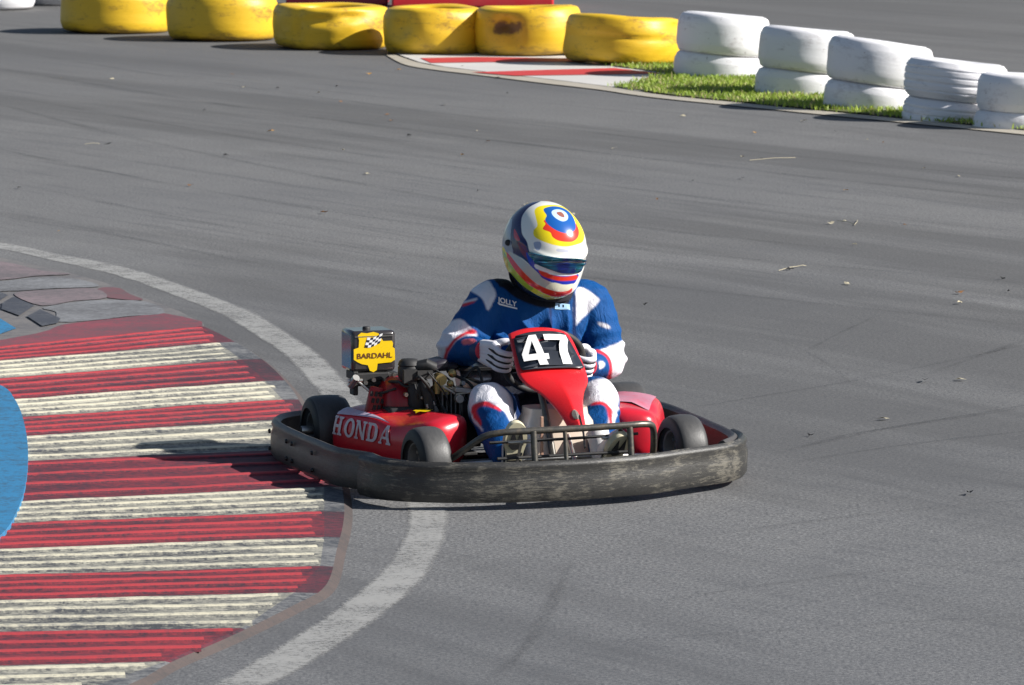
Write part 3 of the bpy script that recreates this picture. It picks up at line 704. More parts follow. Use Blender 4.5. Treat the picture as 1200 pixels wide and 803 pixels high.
def band(name, path, z0, z1, mat, thick=0.024, lean=0.010, n=10, rise=None):
    P = np.array(catmull(path, n)); m = len(P); seg = np.linalg.norm(np.diff(P, axis=0), axis=1); S = np.concatenate([[0], np.cumsum(seg)])
    h = z1 - z0
    #  profile: (outward offset, height) closed loop; pronounced rolled rim at the top
    pr = [(-thick + .012, z0 + .01), (-thick + .004, z0 + h * .5), (-thick + .0, z1 - .030), (-thick - .006, z1 - .012), (-thick + .006, z1), (-.008, z1 + .003), (.004, z1 - .006), (.007, z1 - .018), (.001, z1 - .030),
          (.006 + lean * .4, z0 + h * .6), (lean, z0 + h * .3), (lean, z0 + .014), (lean - .010, z0)]
    mb = MB(); uvs = []
    for j in range(m):
        d = P[min(j + 1, m - 1)] - P[max(j - 1, 0)]; d /= np.linalg.norm(d); nr = np.array([-d[1], d[0]])
        dz = rise(S[j] / S[-1]) if rise else 0
        for (o, z) in pr:
            wob = .003 * mnoise.noise(Vector((S[j] * 5, z * 12, 1)))
            mb.v.append((P[j][0] + nr[0] * (o + wob), P[j][1] + nr[1] * (o + wob), z + dz + .002 * mnoise.noise(Vector((S[j] * 4, 0, 7))))); uvs.append((S[j], z))
    k = len(pr)
    for j in range(m - 1):
        for i in range(k):
            i2 = (i + 1) % k; mb.f.append((j * k + i, j * k + i2, (j + 1) * k + i2, (j + 1) * k + i)); mb.mi.append(0)
    mb.f.append(tuple(range(k))); mb.f.append(tuple(reversed(range((m - 1) * k, m * k)))); mb.mi += [0, 0]
    o = mb.build(name, mat, kart, smooth=50)
    uvl = o.data.uv_layers.new(name='UVMap')
    for lp in o.data.loops: uvl.data[lp.index].uv = uvs[lp.vertex_index]
    return o
# paths run so that "outward" is on their left hand side
FRONT = [(-.08, .752), (.07, .730), (.24, .62), (.36, .40), (.45, .18), (.485, -.05), (.475, -.28), (.43, -.48), (.36, -.63), (.255, -.735), (.12, -.775)]
FRONT = list(reversed(FRONT))
def outward_left(path):  # make sure the outward side is on the left of the travel direction
    P = np.array(path); c = np.array([-.4, 0.]); d = P[1] - P[0]; nr = np.array([-d[1], d[0]])
    return path if nr @ (P[0] - c) > 0 else list(reversed(path))
fb = band('front_bumper', outward_left(FRONT), .028, .170, M_BMPF)
sbR = band('side_bumper', outward_left([(.30, -.66), (.17, -.715), (.06, -.725), (-.03, -.765), (-.14, -.80), (-.45, -.815), (-.76, -.815), (-.93, -.79), (-1.05, -.72), (-1.11, -.60), (-1.13, -.40)]), .030, .168, M_BMPS)
sbL = band('side_bumper', outward_left([(.20, .60), (.06, .70), (-.10, .735), (-.45, .76), (-.80, .77), (-.98, .75), (-1.08, .68), (-1.13, .56), (-1.14, .40)]), .030, .168, M_BMPS)
rb_ = band('rear_bumper', outward_left([(-1.15, .5), (-1.17, .2), (-1.17, -.2), (-1.145, -.5)]), .035, .165, M_BMPS)
for (x, y) in [(-.30, -.829), (-.55, -.832), (-.62, -.832), (-.90, -.815)]:
    for z in (.06, .125):
        s = MB(); s.lathe([(0.0001, -.004), (.006, -.004), (.009, 0), (.009, .004)], (x, y, z), 'y', 12, caps=False); s.build('bolt', M_BLK, sbR, smooth=40)

# ---- frame
fr = MB()
def loop(*p): return catmull(p, 8)
fr.tube(loop((-1.0, -.30, .06), (-.5, -.30, .045), (0.0, -.22, .045), (.25, -.20, .045), (.28, -.12, .045), (.28, .12, .045), (.25, .20, .045), (0, .22, .045), (-.5, .32, .045), (-1.0, .34, .06)), .015, 10)
fr.tube([(-.45, -.62, .06), (-.45, .62, .06)], .012, 8); fr.tube([(-.95, -.33, .06), (-.95, .35, .06)], .015, 8)
fr.tube(loop((-.05, -.30, .06), (-.08, -.68, .07), (-.70, -.68, .07), (-.80, -.40, .07)), .011, 8)
fr.tube(loop((-.05, .30, .06), (-.08, .66, .07), (-.70, .66, .07), (-.80, .40, .07)), .011, 8)
fr.tube([(.27, -.15, .06), (.44, -.16, .09)], .011, 8); fr.tube([(.27, .15, .06), (.44, .16, .09)], .011, 8)
fr.tube([(0, -.42, .10), (0, -.2, .055)], .014, 8); fr.tube([(0, .42, .10), (0, .2, .055)], .014, 8)
fr.build('chassis_frame', M_FRM, kart, smooth=60)
s = MB(); s.box((-.12, 0, .030), (.78, .40, .004)); s.build('floor_tray', M_BLKM, kart, smooth=0)
hp = MB()
hp.tube(loop((.02, -.46, .11), (.07, -.43, .125), (.14, -.385, .175), (.19, -.33, .226), (.215, -.27, .242), (.225, -.2, .245), (.235, 0, .247), (.235, .2, .250), (.225, .27, .250), (.20, .315, .238), (.15, .34, .18), (.09, .36, .12)), .0125, 12)
hp.build('front_hoop', M_FRM, kart, smooth=60)
for y in (-.155, -.035, .215):
    s = MB(); s.tube([(.235, y, .245), (.25, y, .15), (.27, y, .06)], .0115 if y != -.035 else .008, 10); s.build('hoop_upright', M_FRM, kart, smooth=60)
s = MB(); s.tube([(.17, -.30, .200), (.19, -.0, .205), (.17, .27, .208)], .0055, 8); s.tube([(.20, -.28, .145), (.21, .22, .15)], .006, 8); s.build('footrest_rod', M_BLKM, kart, smooth=60)
s = MB(); s.tube([(.0, -.40, .10), (.05, -.15, .115), (.05, .15, .115), (.0, .40, .10)], .008, 8); s.build('tie_rod', M_STL, kart, smooth=60)
s = MB(); s.tube([(-.80, -.72, .135), (-.80, .72, .135)], .018, 12); s.build('rear_axle', M_STL, kart, smooth=60)
s = MB(); s.tube([(-.98, .42, .10), (-.90, .45, .22), (-.80, .40, .30), (-.72, .34, .31)], .009, 8); s.build('seat_strut', M_STL, kart, smooth=60)

# ---- wheels
def slick_mat():
    m, n, b = base_mat('slick_tyre_rubber', 0.5)
    c = n.coord(); f = n.noise(n.mapping(c, scale=(1, 5, 1)), 26, 5, 0.75); g2 = n.noise(c, 160, 2, 0.7)
    n.link(n.mix(f, (0.028, 0.028, 0.03), (0.085, 0.083, 0.080)), b.inputs['Base Color'])
    n.link(n.bump(g2, 0.25, 0.002), b.inputs['Normal'])
    n.link(n.math('ADD', 0.36, n.math('MULTIPLY', f, 0.3)), b.inputs['Roughness'])
    return m
M_SLK = slick_mat()
M_SIDE = simple('tyre_sidewall', (0.014, 0.014, 0.015), 0.6, var=0.3, scale=30)
def wheel(x, y, rad, wd, steer=0.0, out=1):
    root = empty('wheel', (x, y, rad)); root.parent = kart; root.rotation_euler = (0, 0, R(steer))
    h = wd / 2; k = min(.024, h * .4)
    pr = [(.066, -h + .018), (.085, -h + .006), (rad - .045, -h - .002), (rad - .020, -h + .002), (rad - .008, -h + .010), (rad - .002, -h + k), (rad, -h + k * 1.7), (rad + .001, 0), (rad, h - k * 1.7), (rad - .002, h - k), (rad - .008, h - .010), (rad - .020, h - .002), (rad - .045, h + .002), (.085, h - .006), (.066, h - .018)]
    mb = MB(); mb.lathe(pr, (0, 0, 0), 'y', 72, closed=True); o = mb.build('tyre', [M_SLK, M_SIDE], root, smooth=35)
    n_ = len(pr); mi = [0] * len(o.data.polygons)
    for p in o.data.polygons:
        c = p.center; r = math.hypot(c.x, c.z); mi[p.index] = 1 if (abs(c.y) > h - .012 or r < rad - .03) else 0
    o.data.polygons.foreach_set('material_index', mi)
    mb = MB(); mb.lathe([(.069, -h + .014), (.066, -h + .02), (.058, -h * .3), (.058, h * .3), (.066, h - .02), (.069, h - .014), (.064, h - .016), (.052, h * .3), (.052, -h * .3), (.064, -h + .016)], (0, 0, 0), 'y', 40, closed=True); mb.build('rim', M_ALU, root, smooth=40)
    mb = MB(); mb.lathe([(.001, -.022), (.024, -.022), (.028, -.015), (.056, -.008), (.056, .008), (.028, .015), (.024, .022), (.001, .022)], (0, 0, 0), 'y', 24)
    for q_ in range(3):
        a = q_ * 2.094; mb.lathe([(.001, -.03), (.006, -.03), (.006, .03), (.001, .03)], (.036 * math.cos(a), 0, .036 * math.sin(a)), 'y', 8)
    mb.build('hub', M_STL, root, smooth=40)
wheel(0.035, -.495, .125, .118, 5); wheel(0.035, .495, .125, .118, 5)
wheel(-.825, -.610, .131, .150); wheel(-.80, .575, .132, .150)

# ---- side pods
def pod(sgn):
    name = 'side_pod'
    A0 = np.array([-.67, -.655]) + (np.array([0, -.03]) if sgn > 0 else 0); A1 = np.array([-.13, -.405]) + (np.array([0, -.05]) if sgn > 0 else 0)
    d = (A1 - A0); Ld = np.linalg.norm(d); d /= Ld; nr = np.array([d[1], -d[0]])       # outward
    sec = [(-.02, .062), (.006, .075), (.014, .12), (.008, .17), (-.004, .205), (-.018, .221), (-.045, .231), (-.10, .240), (-.16, .243), (-.19, .235), (-.205, .21), (-.20, .12), (-.17, .065)]
    nt_, ns = 40, len(sec)
    def Pt(t, q_):
        o, z = q_
        # ends close in round; crown swells a little in the middle, nose stands a bit higher
        e0 = min(1, t / .10); e1 = min(1, (1 - t) / .12)
        sh = math.sqrt(max(0, 1 - (1 - e0) ** 2)) * math.sqrt(max(0, 1 - (1 - e1) ** 2))
        sh0 = .25 + .75 * sh
        o2 = -.09 + (o + .09) * sh0; zc = .14; z2 = zc + (z - zc) * (.62 + .38 * sh) * (1 + .10 * t)
        dip = -.020 * math.exp(-((t - .62) / .14) ** 2) if (z > .19 and o > -.08) else 0
        p = A0 + d * (t * Ld) + nr * o2
        return (p[0], p[1] if sgn < 0 else -p[1], z2 + dip)
    mb = MB(); mb.grid(lambda i, j: Pt(j / (nt_ - 1), sec[i]), ns, nt_, closed_u=True)
    mb.f.append(tuple(reversed(range(ns)))); mb.f.append(tuple(range((nt_ - 1) * ns, nt_ * ns))); mb.mi += [0, 0]
    o = mb.build(name, M_REDP, kart, smooth=60, subsurf=1)
    def face(u, v, off=.003):      # u metres along, v metres up the outer face
        t = min(.98, u / Ld); zz = .095 + v
        # find outward offset on the outer face for this height
        pts = [Pt(t, q_) for q_ in sec[1:8]]
        for a, b in zip(pts[:-1], pts[1:]):
            if a[2] <= zz <= b[2] + 1e-9:
                k = (zz - a[2]) / max(1e-6, b[2] - a[2]); x = a[0] + (b[0] - a[0]) * k; y = a[1] + (b[1] - a[1]) * k; break
        else: x, y, _ = pts[-1] if zz > pts[-1][2] else pts[0]; 
        return Vector((x + nr[0] * off, y + (nr[1] if sgn < 0 else -nr[1]) * off, zz))
    return o, Pt, face, Ld, nr, sec
podR, PtR, faceR, LdR, nrR, secR = pod(-1)
podL, PtL, faceL, LdL, nrL, secL = pod(1)
# serif HONDA lettering on the outer face of the right-hand pod
def serif():
    w_, s_, h = .30, .11, 1.0
    def I(x): return [[(x - s_, 0), (x + .20 + s_ , 0), (x + .20 + s_, .10), (x + .20, .12), (x + .20, .88), (x + .20 + s_, .90), (x + .20 + s_, 1), (x - s_, 1), (x - s_, .90), (x, .88), (x, .12), (x - s_, .10)]]
    H = I(0) + I(.50) + [[(.19, .42), (.51, .42), (.51, .58), (.19, .58)]]
    O = [[(.5 + .47 * math.cos(a), .5 + .52 * math.sin(a)) for a in np.linspace(0, 2 * math.pi, 28)[:-1]], [(.5 + .24 * math.cos(a), .5 + .38 * math.sin(a)) for a in np.linspace(0, 2 * math.pi, 28)[:-1]]]
    N = [[(-.08, 0), (.26, 0), (.26, .10), (.16, .12), (.16, .78), (.62, 0), (.82, 0), (.82, .88), (.92, .90), (.92, 1), (.56, 1), (.56, .90), (.66, .88), (.66, .30), (.24, 1), (-.08, 1), (-.08, .90), (.02, .88), (.02, .12), (-.08, .10)]]
    D = [[(-.08, 0), (.45, 0)] + [(.45 + .45 * math.cos(a), .5 + .5 * math.sin(a)) for a in np.linspace(-1.45, 1.45, 14)] + [(.45, 1), (-.08, 1), (-.08, .90), (.03, .88), (.03, .12), (-.08, .10)], [(.24, .13), (.24, .87)] + [(.40 + .25 * math.cos(a), .5 + .37 * math.sin(a)) for a in np.linspace(1.5, -1.5, 12)]]
    A = [[(-.08, 0), (.22, 0), (.22, .10), (.15, .12), (.21, .28), (.62, .28), (.68, .12), (.60, .10), (.60, 0), (1.02, 0), (1.02, .10), (.93, .12), (.58, 1), (.36, 1), (.04, .12), (-.08, .10)], [(.27, .41), (.42, .80), (.57, .41)]]
    out = []; x = 0.08
    for L, wd in ((H, .88), (O, 1.0), (N, 1.0), (D, 1.02), (A, 1.0)):
        out.append([[(px + x, py) for px, py in sp] for sp in L]); x += wd + .10
    return out, x
letters, LW = serif()
for L in letters:
    for piece in ([L] if len(L) == 2 and len(L[1]) < 30 and L is not letters[0] else [[p] for p in L]):
        pass
    # H is three strokes (crossbar kept a hair proud of the stems), the others one outline with holes
    groups = [[p] for p in L] if L is letters[0] else [L]
    for gi, g_ in enumerate(groups):
        me = shape_mesh(g_); subdiv(me, 2)
        def f(c, gi=gi):
            u = .040 + c.x / LW * .33; t = u / LdR; v = .050 - .012 * (u / .35) + c.y * .068
            return faceR(u, v, .004 + .0006 * (gi == 2))
        remap(me, f); me.materials.append(M_SILV); finish('lettering', me, podR, smooth=0)
# pale swoosh along the top edge of both pods
def swoosh(Pt, parent, sgn, a, b, i0, i1, wfn):
    mb = MB(); n_ = 40
    for j in range(n_ + 1):
        t = a + (b - a) * j / n_
        c0, c1 = wfn(j / n_)
        for k in range(9):
            q_ = c0 + (c1 - c0) * k / 8; i = int(q_); i = min(i, len(secR) - 2); fr_ = q_ - i
            p0 = np.array(Pt(t, secR[i])); p1 = np.array(Pt(t, secR[i + 1])); p = p0 + (p1 - p0) * fr_
            mb.v.append((p[0], p[1] + sgn * .002, p[2] + .0035))
    for j in range(n_):
        for k in range(8): mb.f.append((j * 9 + k, j * 9 + k + 1, (j + 1) * 9 + k + 1, (j + 1) * 9 + k)); mb.mi.append(0)
    mb.build('stripe_decal', M_SWO, parent, smooth=60)
swoosh(PtR, podR, -1, .07, .55, 0, 0, lambda s: (4.5 + .3 * s, 6.4 - 1.5 * s))
M_SWO = simple('pink_stripe', (0.50, 0.20, 0.27), 0.35, var=0.35, scale=14, dirt=(0.45, 0.02, 0.04), dirt_amt=0.8)
swoosh(PtL, podL, 1, .10, .66, 0, 0, lambda s: (5.2 + .6 * s, 8.6 - .8 * s))
# small yellow sticker lying on the pod top
me = shape_mesh([[(-.5, -.3), (-.2, -.35), (0, -.5), (.15, -.3), (.6, -.28), (.62, .05), (.45, .1), (.4, .35), (.1, .2), (-.1, .4), (-.3, .2), (-.55, .2)]])
subdiv(me, 2)
def st(c):
    t = .66 + c.x * .10; q_ = 7.4 + c.y * 1.3; i = int(q_); p0 = np.array(PtR(t, secR[i])); p1 = np.array(PtR(t, secR[i + 1])); p = p0 + (p1 - p0) * (q_ - i)
    return Vector((p[0], p[1], p[2] + .006))
remap(me, st); me.materials.append(M_YEL); finish('sticker', me, podR, smooth=0)

# ---- seat
s = MB()
def seatP(i, j):
    u = i / 24 * 2 - 1; t = j / 20       # across, from front lip round the base up the back
    pth = [(-.36, .085), (-.50, .055), (-.66, .060), (-.78, .10), (-.86, .20), (-.90, .27), (-.92, .31)]
    q_ = t * (len(pth) - 1); k = min(int(q_), len(pth) - 2); fx = pth[k][0] + (pth[k + 1][0] - pth[k][0]) * (q_ - k); fz = pth[k][1] + (pth[k + 1][1] - pth[k][1]) * (q_ - k)
    wdt = .19 + .035 * t; up = abs(u) ** 3.2
    return (fx + up * .10 * (t > .5) * (t - .5) * 2, .10 + .03 * t + u * wdt, fz + up * (.17 * math.sin(min(1, t * 1.3) * math.pi) ** .7 if t < .77 else .17 * math.sin(math.pi) ** 1 * 0 + .06 * (1 - t)))
s.grid(seatP, 25, 21)
s.build('seat', M_BLK, kart, smooth=60, solid=.006, subsurf=1)

# ---- plastic fuel tank between the driver's legs
s = MB()
nT = 24
def tankP(i, j):
    t = j / 9; z = .055 + .225 * t; a = 2 * math.pi * i / nT
    hw = .145 - .020 * t; hd = .115 - .035 * t
    e = .35; cx_ = math.copysign(abs(math.cos(a)) ** e, math.cos(a)); sy = math.copysign(abs(math.sin(a)) ** e, math.sin(a))
    k = 1 if t < .88 else .90
    return (-.10 - .03 * t + cx_ * hd * k, .055 + sy * hw * k, z)
s.grid(tankP, nT, 10, closed_u=True); s.f.append(tuple(range(9 * nT, 10 * nT))); s.mi.append(0)
ft = s.build('fuel_tank', M_CREAM, kart, smooth=50)
s = MB(); s.lathe([(.001, .03), (.022, .03), (.025, .024), (.025, 0)], (-.13, .10, .278), 'z', 20); s.build('cap', M_BLKM, ft, smooth=40)
s = MB(); s.box((.012, -.045, .16), (.010, .012, .21)); s.build('tank_seam', simple('tank_brown_seam', (0.34, 0.20, 0.14), 0.6), ft, smooth=0, bevel=.003)  # darker brown upright strip on the tank front

# ---- steering: column, supports, wheel, fairing with number plate
s = MB(); s.tube([(.10, .06, .08), (-.33, .095, .42)], .010, 10); s.build('steering_column', M_STL, kart, smooth=60)
s = MB(); s.tube([(.02, .005, .07), (-.02, -.005, .20), (-.10, -.01, .345)], .0125, 10); s.build('column_support', M_FRM, kart, smooth=60)
s = MB(); s.tube([(.20, .055, .17), (.17, .06, .22), (.10, .07, .27)], .015, 4, rad2=[.004] * 3); s.build('fairing_bracket', M_FRM, kart, smooth=0)
WC = Vector((-.355, .092, .418)); wt = Vector((.30, -.02, .95)).normalized(); wl = Vector((.03, 1, .0)).normalized(); wn = wl.cross(wt).normalized()
if wn.x < 0: wn = -wn
sw = MB(); WR = .152
sw.tube([WC + wl * (WR * math.cos(a)) + wt * (WR * .80 * math.sin(a)) for a in np.linspace(0, 2 * math.pi, 49)[:-1]], .0135, 12, closed=True)
swo = sw.build('steering_wheel', M_BLKM, kart, smooth=60)
s = MB()
for a in (R(5), R(175), R(270)): s.tube([WC - wn * .0, WC + wl * (WR * math.cos(a)) + wt * (WR * .9 * math.sin(a))], .010, 8, rad2=[.003, .003])
s.build('spoke', M_ALU, swo, smooth=0)
s = MB(); s.ball(tuple(WC + wn * .01), (.03, .035, .03)); s.build('hub', M_BLKM, swo, smooth=60)

# fairing shell: v runs down the front, u across; spine in the x-z plane
FY = .068
spine = [(-.310, .543, .070), (-.297, .551, .098), (-.276, .549, .113), (-.240, .523, .121), (-.205, .484, .126), (-.165, .435, .132), (-.140, .405, .131), (-.105, .385, .118), (-.06, .360, .086), (-.01, .325, .060), (.045, .285, .043), (.085, .252, .034), (.100, .236, .026), (.102, .228, .012)]
SPN = catmull(spine, 5)
def fairP(u, q_, off=0.0):
    k = min(int(q_), len(SPN) - 2); a = SPN[k] + (SPN[k + 1] - SPN[k]) * (q_ - k)
    d = SPN[min(k + 1, len(SPN) - 1)] - SPN[max(k - 1, 0)]; nx, nz = -d[1], d[0]; L_ = math.hypot(nx, nz); nx, nz = nx / L_, nz / L_
    d2 = SPN[min(k + 2, len(SPN) - 1)] - SPN[k]; mx_, mz_ = -d2[1], d2[0]; L2 = math.hypot(mx_, mz_); w2 = q_ - k
    nx, nz = nx * (1 - w2) + mx_ / L2 * w2, nz * (1 - w2) + mz_ / L2 * w2
    hw = a[2]; curve = .022 * (abs(u) ** 2.4) * min(1, hw / .12)
    lower = max(0, min(1, (q_ - 32) / 12)); ridge = -.02 * lower * (abs(u)) 
    fy = .034 + .034 * min(1, q_ / 45)
    return Vector((a[0] + nx * (off - curve + ridge), fy + u * hw, a[1] + nz * (off - curve + ridge)))
mb = MB(); NQ = len(SPN)
mb.grid(lambda i, j: tuple(fairP(i / 20 * 2 - 1, j * (NQ - 1) / 70)), 21, 71)
fair = mb.build('steering_fairing', M_RED, kart, smooth=60, solid=.005)
# plate occupies u,q range
QP0, QP1 = 13.5, 28.0
def plateP(x, y, off): return fairP(x, QP0 + (QP1 - QP0) * (1 - y), off)   # x in [-1,1], y in [0,1]
outl = []
for (x, y) in [(-.93, .02), (-.97, .10), (-1.0, .55), (-.98, .88), (-.90, .99), (-.5, 1.02), (0, 1.03), (.5, 1.02), (.80, .99), (.87, .86), (.95, .4), (1.02, .06), (.96, -.01), (.3, -.04), (-.4, -.03)]: outl.append((x, y))
me = shape_mesh([outl]); subdiv(me, 4)
remap(me, lambda c: plateP(c.x * .93, c.y, .0125)); me.materials.append(M_PLATE); plate = finish('number_plate', me, fair, smooth=60, solid=.003)
four = [[(0.42, 1.0), (0.70, 1.0), (0.80, .36), (.96, .36), (.94, .20), (.82, .20), (.85, 0.0), (.53, 0.0), (.51, .20), (0.02, .20), (.0, .40)], [(.47, .78), (.53, .37), (.23, .37)]]
seven = [[(.02, 1.0), (.96, 1.0), (.97, .80), (.85, .62), (.76, .42), (.76, .0), (.40, .0), (.42, .38), (.52, .62), (.62, .78), (.0, .78)]]
for L, x0 in ((four, -.80), (seven, -.02)):
    me = shape_mesh(L); subdiv(me, 3)
    remap(me, lambda c, x0=x0: plateP(x0 + c.x * .80, .11 + c.y * .80, .0160)); me.materials.append(M_WHT); finish('numeral', me, plate, smooth=0)
me = shape_mesh([[(math.cos(a), math.sin(a)) for a in np.linspace(0, 6.283, 25)[:-1]]]); subdiv(me, 1)
remap(me, lambda c: fairP(.05 + c.x * .36, 52 + c.y * 2.2, .004)); me.materials.append(simple('badge_metal', (0.30, 0.26, 0.22), 0.4, 0.6, var=0.5, scale=300, dirt=(0.05, 0.04, 0.04), dirt_amt=0.9)); finish('badge', me, fair, smooth=0, solid=.002)

# ---- pedals
for y in (-.185, .175):
    s = MB(); s.tube([(.10, y, .05), (.16, y, .15), (.19, y, .20)], .006, 8); s.tube([(.185, y - .05, .20), (.185, y + .05, .20)], .006, 8); s.build('pedal', M_STL, kart, smooth=60)

# ---- engine
eng = empty('engine', (0, 0, 0)); eng.parent = kart
def part(name, mb, mat, parent=eng, **k): return mb.build(name, mat, parent, **k)
s = MB(); s.box((-.56, -.37, .17), (.22, .22, .17)); s.box((-.52, -.26, .12), (.2, .12, .08)); part('crankcase', s, M_BLKM, smooth=30, bevel=.012)
s = MB(); s.box((-.55, -.46, .085), (.26, .22, .02)); s.box((-.56, -.30, .075), (.3, .30, .012)); part('engine_mount', s, M_BLKM, smooth=0, bevel=.003)
s = MB(); s.lathe([(.085, .0), (.108, -.004), (.112, -.02), (.110, -.08), (.098, -.105), (.075, -.118), (.03, -.125), (.001, -.126)], (-.585, -.355, .245), 'y', 40); part('fan_shroud', s, M_REDE, smooth=50)
s = MB(); s.box((-.555, -.505, .265), (.030, .062, .115), Matrix.Rotation(R(-14), 3, 'X')); gl = part('recoil_guard', s, M_REDE, smooth=30, bevel=.01)
s = MB()
for a in range(3):
    for b_ in range(3): s.box((-.5375, -.522 + a * .018 + b_ * .005, .30 - b_ * .026 - a * .002), (.004, .011, .018), Matrix.Rotation(R(-14), 3, 'X'))
s.build('slot', M_BLKM, gl, smooth=0)
s = MB()
for k in range(8): s.box((-.50, -.285 + k * .017, .225), (.17, .005, .17))
part('cooling_fins', s, M_ALU, smooth=0)
s = MB(); s.box((-.52, -.225, .225), (.12, .12, .145)); part('cylinder_head', s, M_BLKM, smooth=0, bevel=.01)
s = MB(); s.lathe([(.001, .045), (.028, .043), (.038, .034), (.042, .022), (.038, .018), (.042, .012), (.042, -.02), (.034, -.035), (.001, -.037)], (-.51, -.385, .385), 'z', 28); s.tube([(-.49, -.36, .40), (-.47, -.33, .41), (-.47, -.30, .395)], .022, 14); s.box((-.46, -.345, .375), (.05, .06, .03)); s.box((-.455, -.40, .37), (.02, .05, .05)); part('air_filter', s, M_BLKM, smooth=40)
s = MB(); s.lathe([(.03, 0), (.036, -.01), (.036, -.08), (.03, -.10)], (-.475, -.365, .345), 'z', 16, caps=True); s.tube(loop((-.50, -.36, .37), (-.44, -.345, .33), (-.43, -.33, .26), (-.44, -.32, .2)), .02, 10); part('intake_duct', s, M_BLKM, smooth=50)
s = MB(); s.box((-.56, -.27, .395), (.12, .085, .04), Matrix.Rotation(R(12), 3, 'X')); s.box((-.60, -.245, .385), (.1, .14, .03)); part('valve_cover', s, simple('dark_purple_cover', (0.022, 0.018, 0.028), 0.45, var=0.3), smooth=30, bevel=.012)
s = MB(); s.lathe([(.001, .02), (.022, .02), (.024, -.02), (.001, -.02)], (-.45, -.285, .355), 'x', 16); s.lathe([(.001, .02), (.014, .02), (.014, -.03), (.001, -.03)], (-.43, -.305, .335), 'z', 12); s.ball((-.45, -.235, .375), .017, 12, 8); s.ball((-.43, -.25, .34), .014, 12, 8); s.box((-.44, -.27, .315), (.03, .03, .03)); part('carburettor', s, M_BRS, smooth=40)
s = MB(); s.box((-.42, -.205, .315), (.04, .07, .016), Matrix.Rotation(R(-8), 3, 'X')); s.tube([(-.43, -.28, .33), (-.42, -.23, .30), (-.40, -.18, .31)], .006, 8); s.lathe([(.001, .01), (.016, .01), (.016, -.02), (.001, -.02)], (-.40, -.225, .285), 'x', 14); part('throttle_linkage', s, simple('pale_alloy', (0.55, 0.50, 0.44), 0.35, 0.6, var=0.2, dirt=(0.1, 0.08, 0.06), dirt_amt=0.6), smooth=40, bevel=.002)
s = MB()
s.tube(loop((-.55, -.45, .34), (-.50, -.43, .345), (-.47, -.40, .33), (-.46, -.33, .37)), .006, 8); s.tube(loop((-.62, -.54, .34), (-.55, -.50, .30), (-.50, -.44, .32)), .005, 8); s.tube(loop((-.42, -.20, .29), (-.36, -.14, .2), (-.3, -.12, .1), (-.1, -.1, .06)), .005, 8); s.tube(loop((-.46, -.30, .30), (-.38, -.26, .20), (-.40, -.2, .12)), .007, 8)
part('hoses', s, M_BLKM, smooth=60)
s = MB(); s.tube([(-.66, -.145, .33), (-.66, .03, .335)], [.042, .042], 20); part('muffler', s, simple('muffler_blued_steel', (0.10, 0.12, 0.16), 0.3, 0.7, var=0.3), smooth=50, bevel=.008)
s = MB(); s.box((-.62, -.02, .375), (.16, .32, .014)); part('heat_guard', s, M_BLK, smooth=0, bevel=.003)
s = MB(); s.box((-.50, -.13, .23), (.20, .03, .22)); s.box((-.42, -.175, .19), (.02, .08, .18)); part('chain_guard', s, M_BLK, smooth=30, bevel=.006)
s = MB(); s.tube([(-.60, -.585, .325), (-.56, -.575, .36)], .014, 10); s.tube([(-.585, -.60, .345), (-.585, -.545, .345)], .009, 8); s.tube([(-.585, -.565, .345), (-.555, -.50, .285)], .005, 8); part('recoil_handle', s, M_STL, smooth=50)
# bracket under the tank
s = MB(); s.box((-.66, -.50, .355), (.13, .13, .03)); s.box((-.64, -.56, .33), (.05, .02, .09)); s.box((-.62, -.50, .345), (.03, .14, .05)); s.box((-.66, -.44, .33), (.10, .1, .07)); part('tank_bracket', s, M_BLKM, smooth=0, bevel=.004)
for (x, y, z) in [(-.59, -.53, .335), (-.585, -.50, .345), (-.58, -.455, .34), (-.585, -.42, .36), (-.47, -.41, .30), (-.44, -.33, .31), (-.43, -.2, .34)]:
    s = MB(); s.lathe([(.001, .006), (.008, .006), (.009, 0), (.009, -.01)], (x, y, z), 'x', 8); part('bolt', s, M_STL, smooth=40)

M_TNK = simple('glossy_black_tank', (0.030, 0.026, 0.028), 0.16, coat=0.6, var=0.2, scale=10, dirt=(0.10, 0.08, 0.07), dirt_amt=0.35)
s = MB(); s.box((-.69, -.488, .4475), (.145, .172, .155)); tk = s.build('engine_tank', M_TNK, kart, smooth=40, bevel=.014)
s = MB(); s.lathe([(.001, .010), (.012, .010), (.015, .006), (.015, 0)], (-.69, -.495, .524), 'z', 18); s.build('cap', M_BLKM, tk, smooth=40)
s = MB(); s.box((-.6145, -.488, .505), (.003, .15, .003)); s.build('tank_seam', M_ALU, tk, smooth=0)
XF = -.6155
def tkp(c, off=.0): return Vector((XF + off, -.571 + c.x * .160, .372 + c.y * .150))
blob = [(.02, .32), (.02, .58), (.14, .62), (.15, .80), (.12, .92), (.20, .99), (.35, .97), (.50, 1.0), (.62, .96), (.70, .82), (.74, .76), (.95, .76), (.98, .70), (.97, .60), (1.02, .56), (1.03, .28), (.93, .22), (.60, .20), (.58, .04), (.50, -.01), (.41, .03), (.36, .17), (.22, .20), (.12, .25)]
me = shape_mesh([blob]); remap(me, lambda c: tkp(c, .0015)); me.materials.append(M_YEL); finish('sticker', me, tk, smooth=0)
me = shape_mesh(None, text='BARDAHL', size=.165, offset=.002, align='LEFT')
xs_ = [v.co.x for v in me.vertices]; mx = max(xs_); mn = min(xs_)
remap(me, lambda c: tkp(Vector(((.10 + (c.x - mn) / (mx - mn) * .86), .34 + c.y * 1.15, 0)), .0030)); me.materials.append(simple('sticker_letters', (0.12, 0.03, 0.01), 0.5)); finish('sticker_lettering', me, tk, smooth=0)
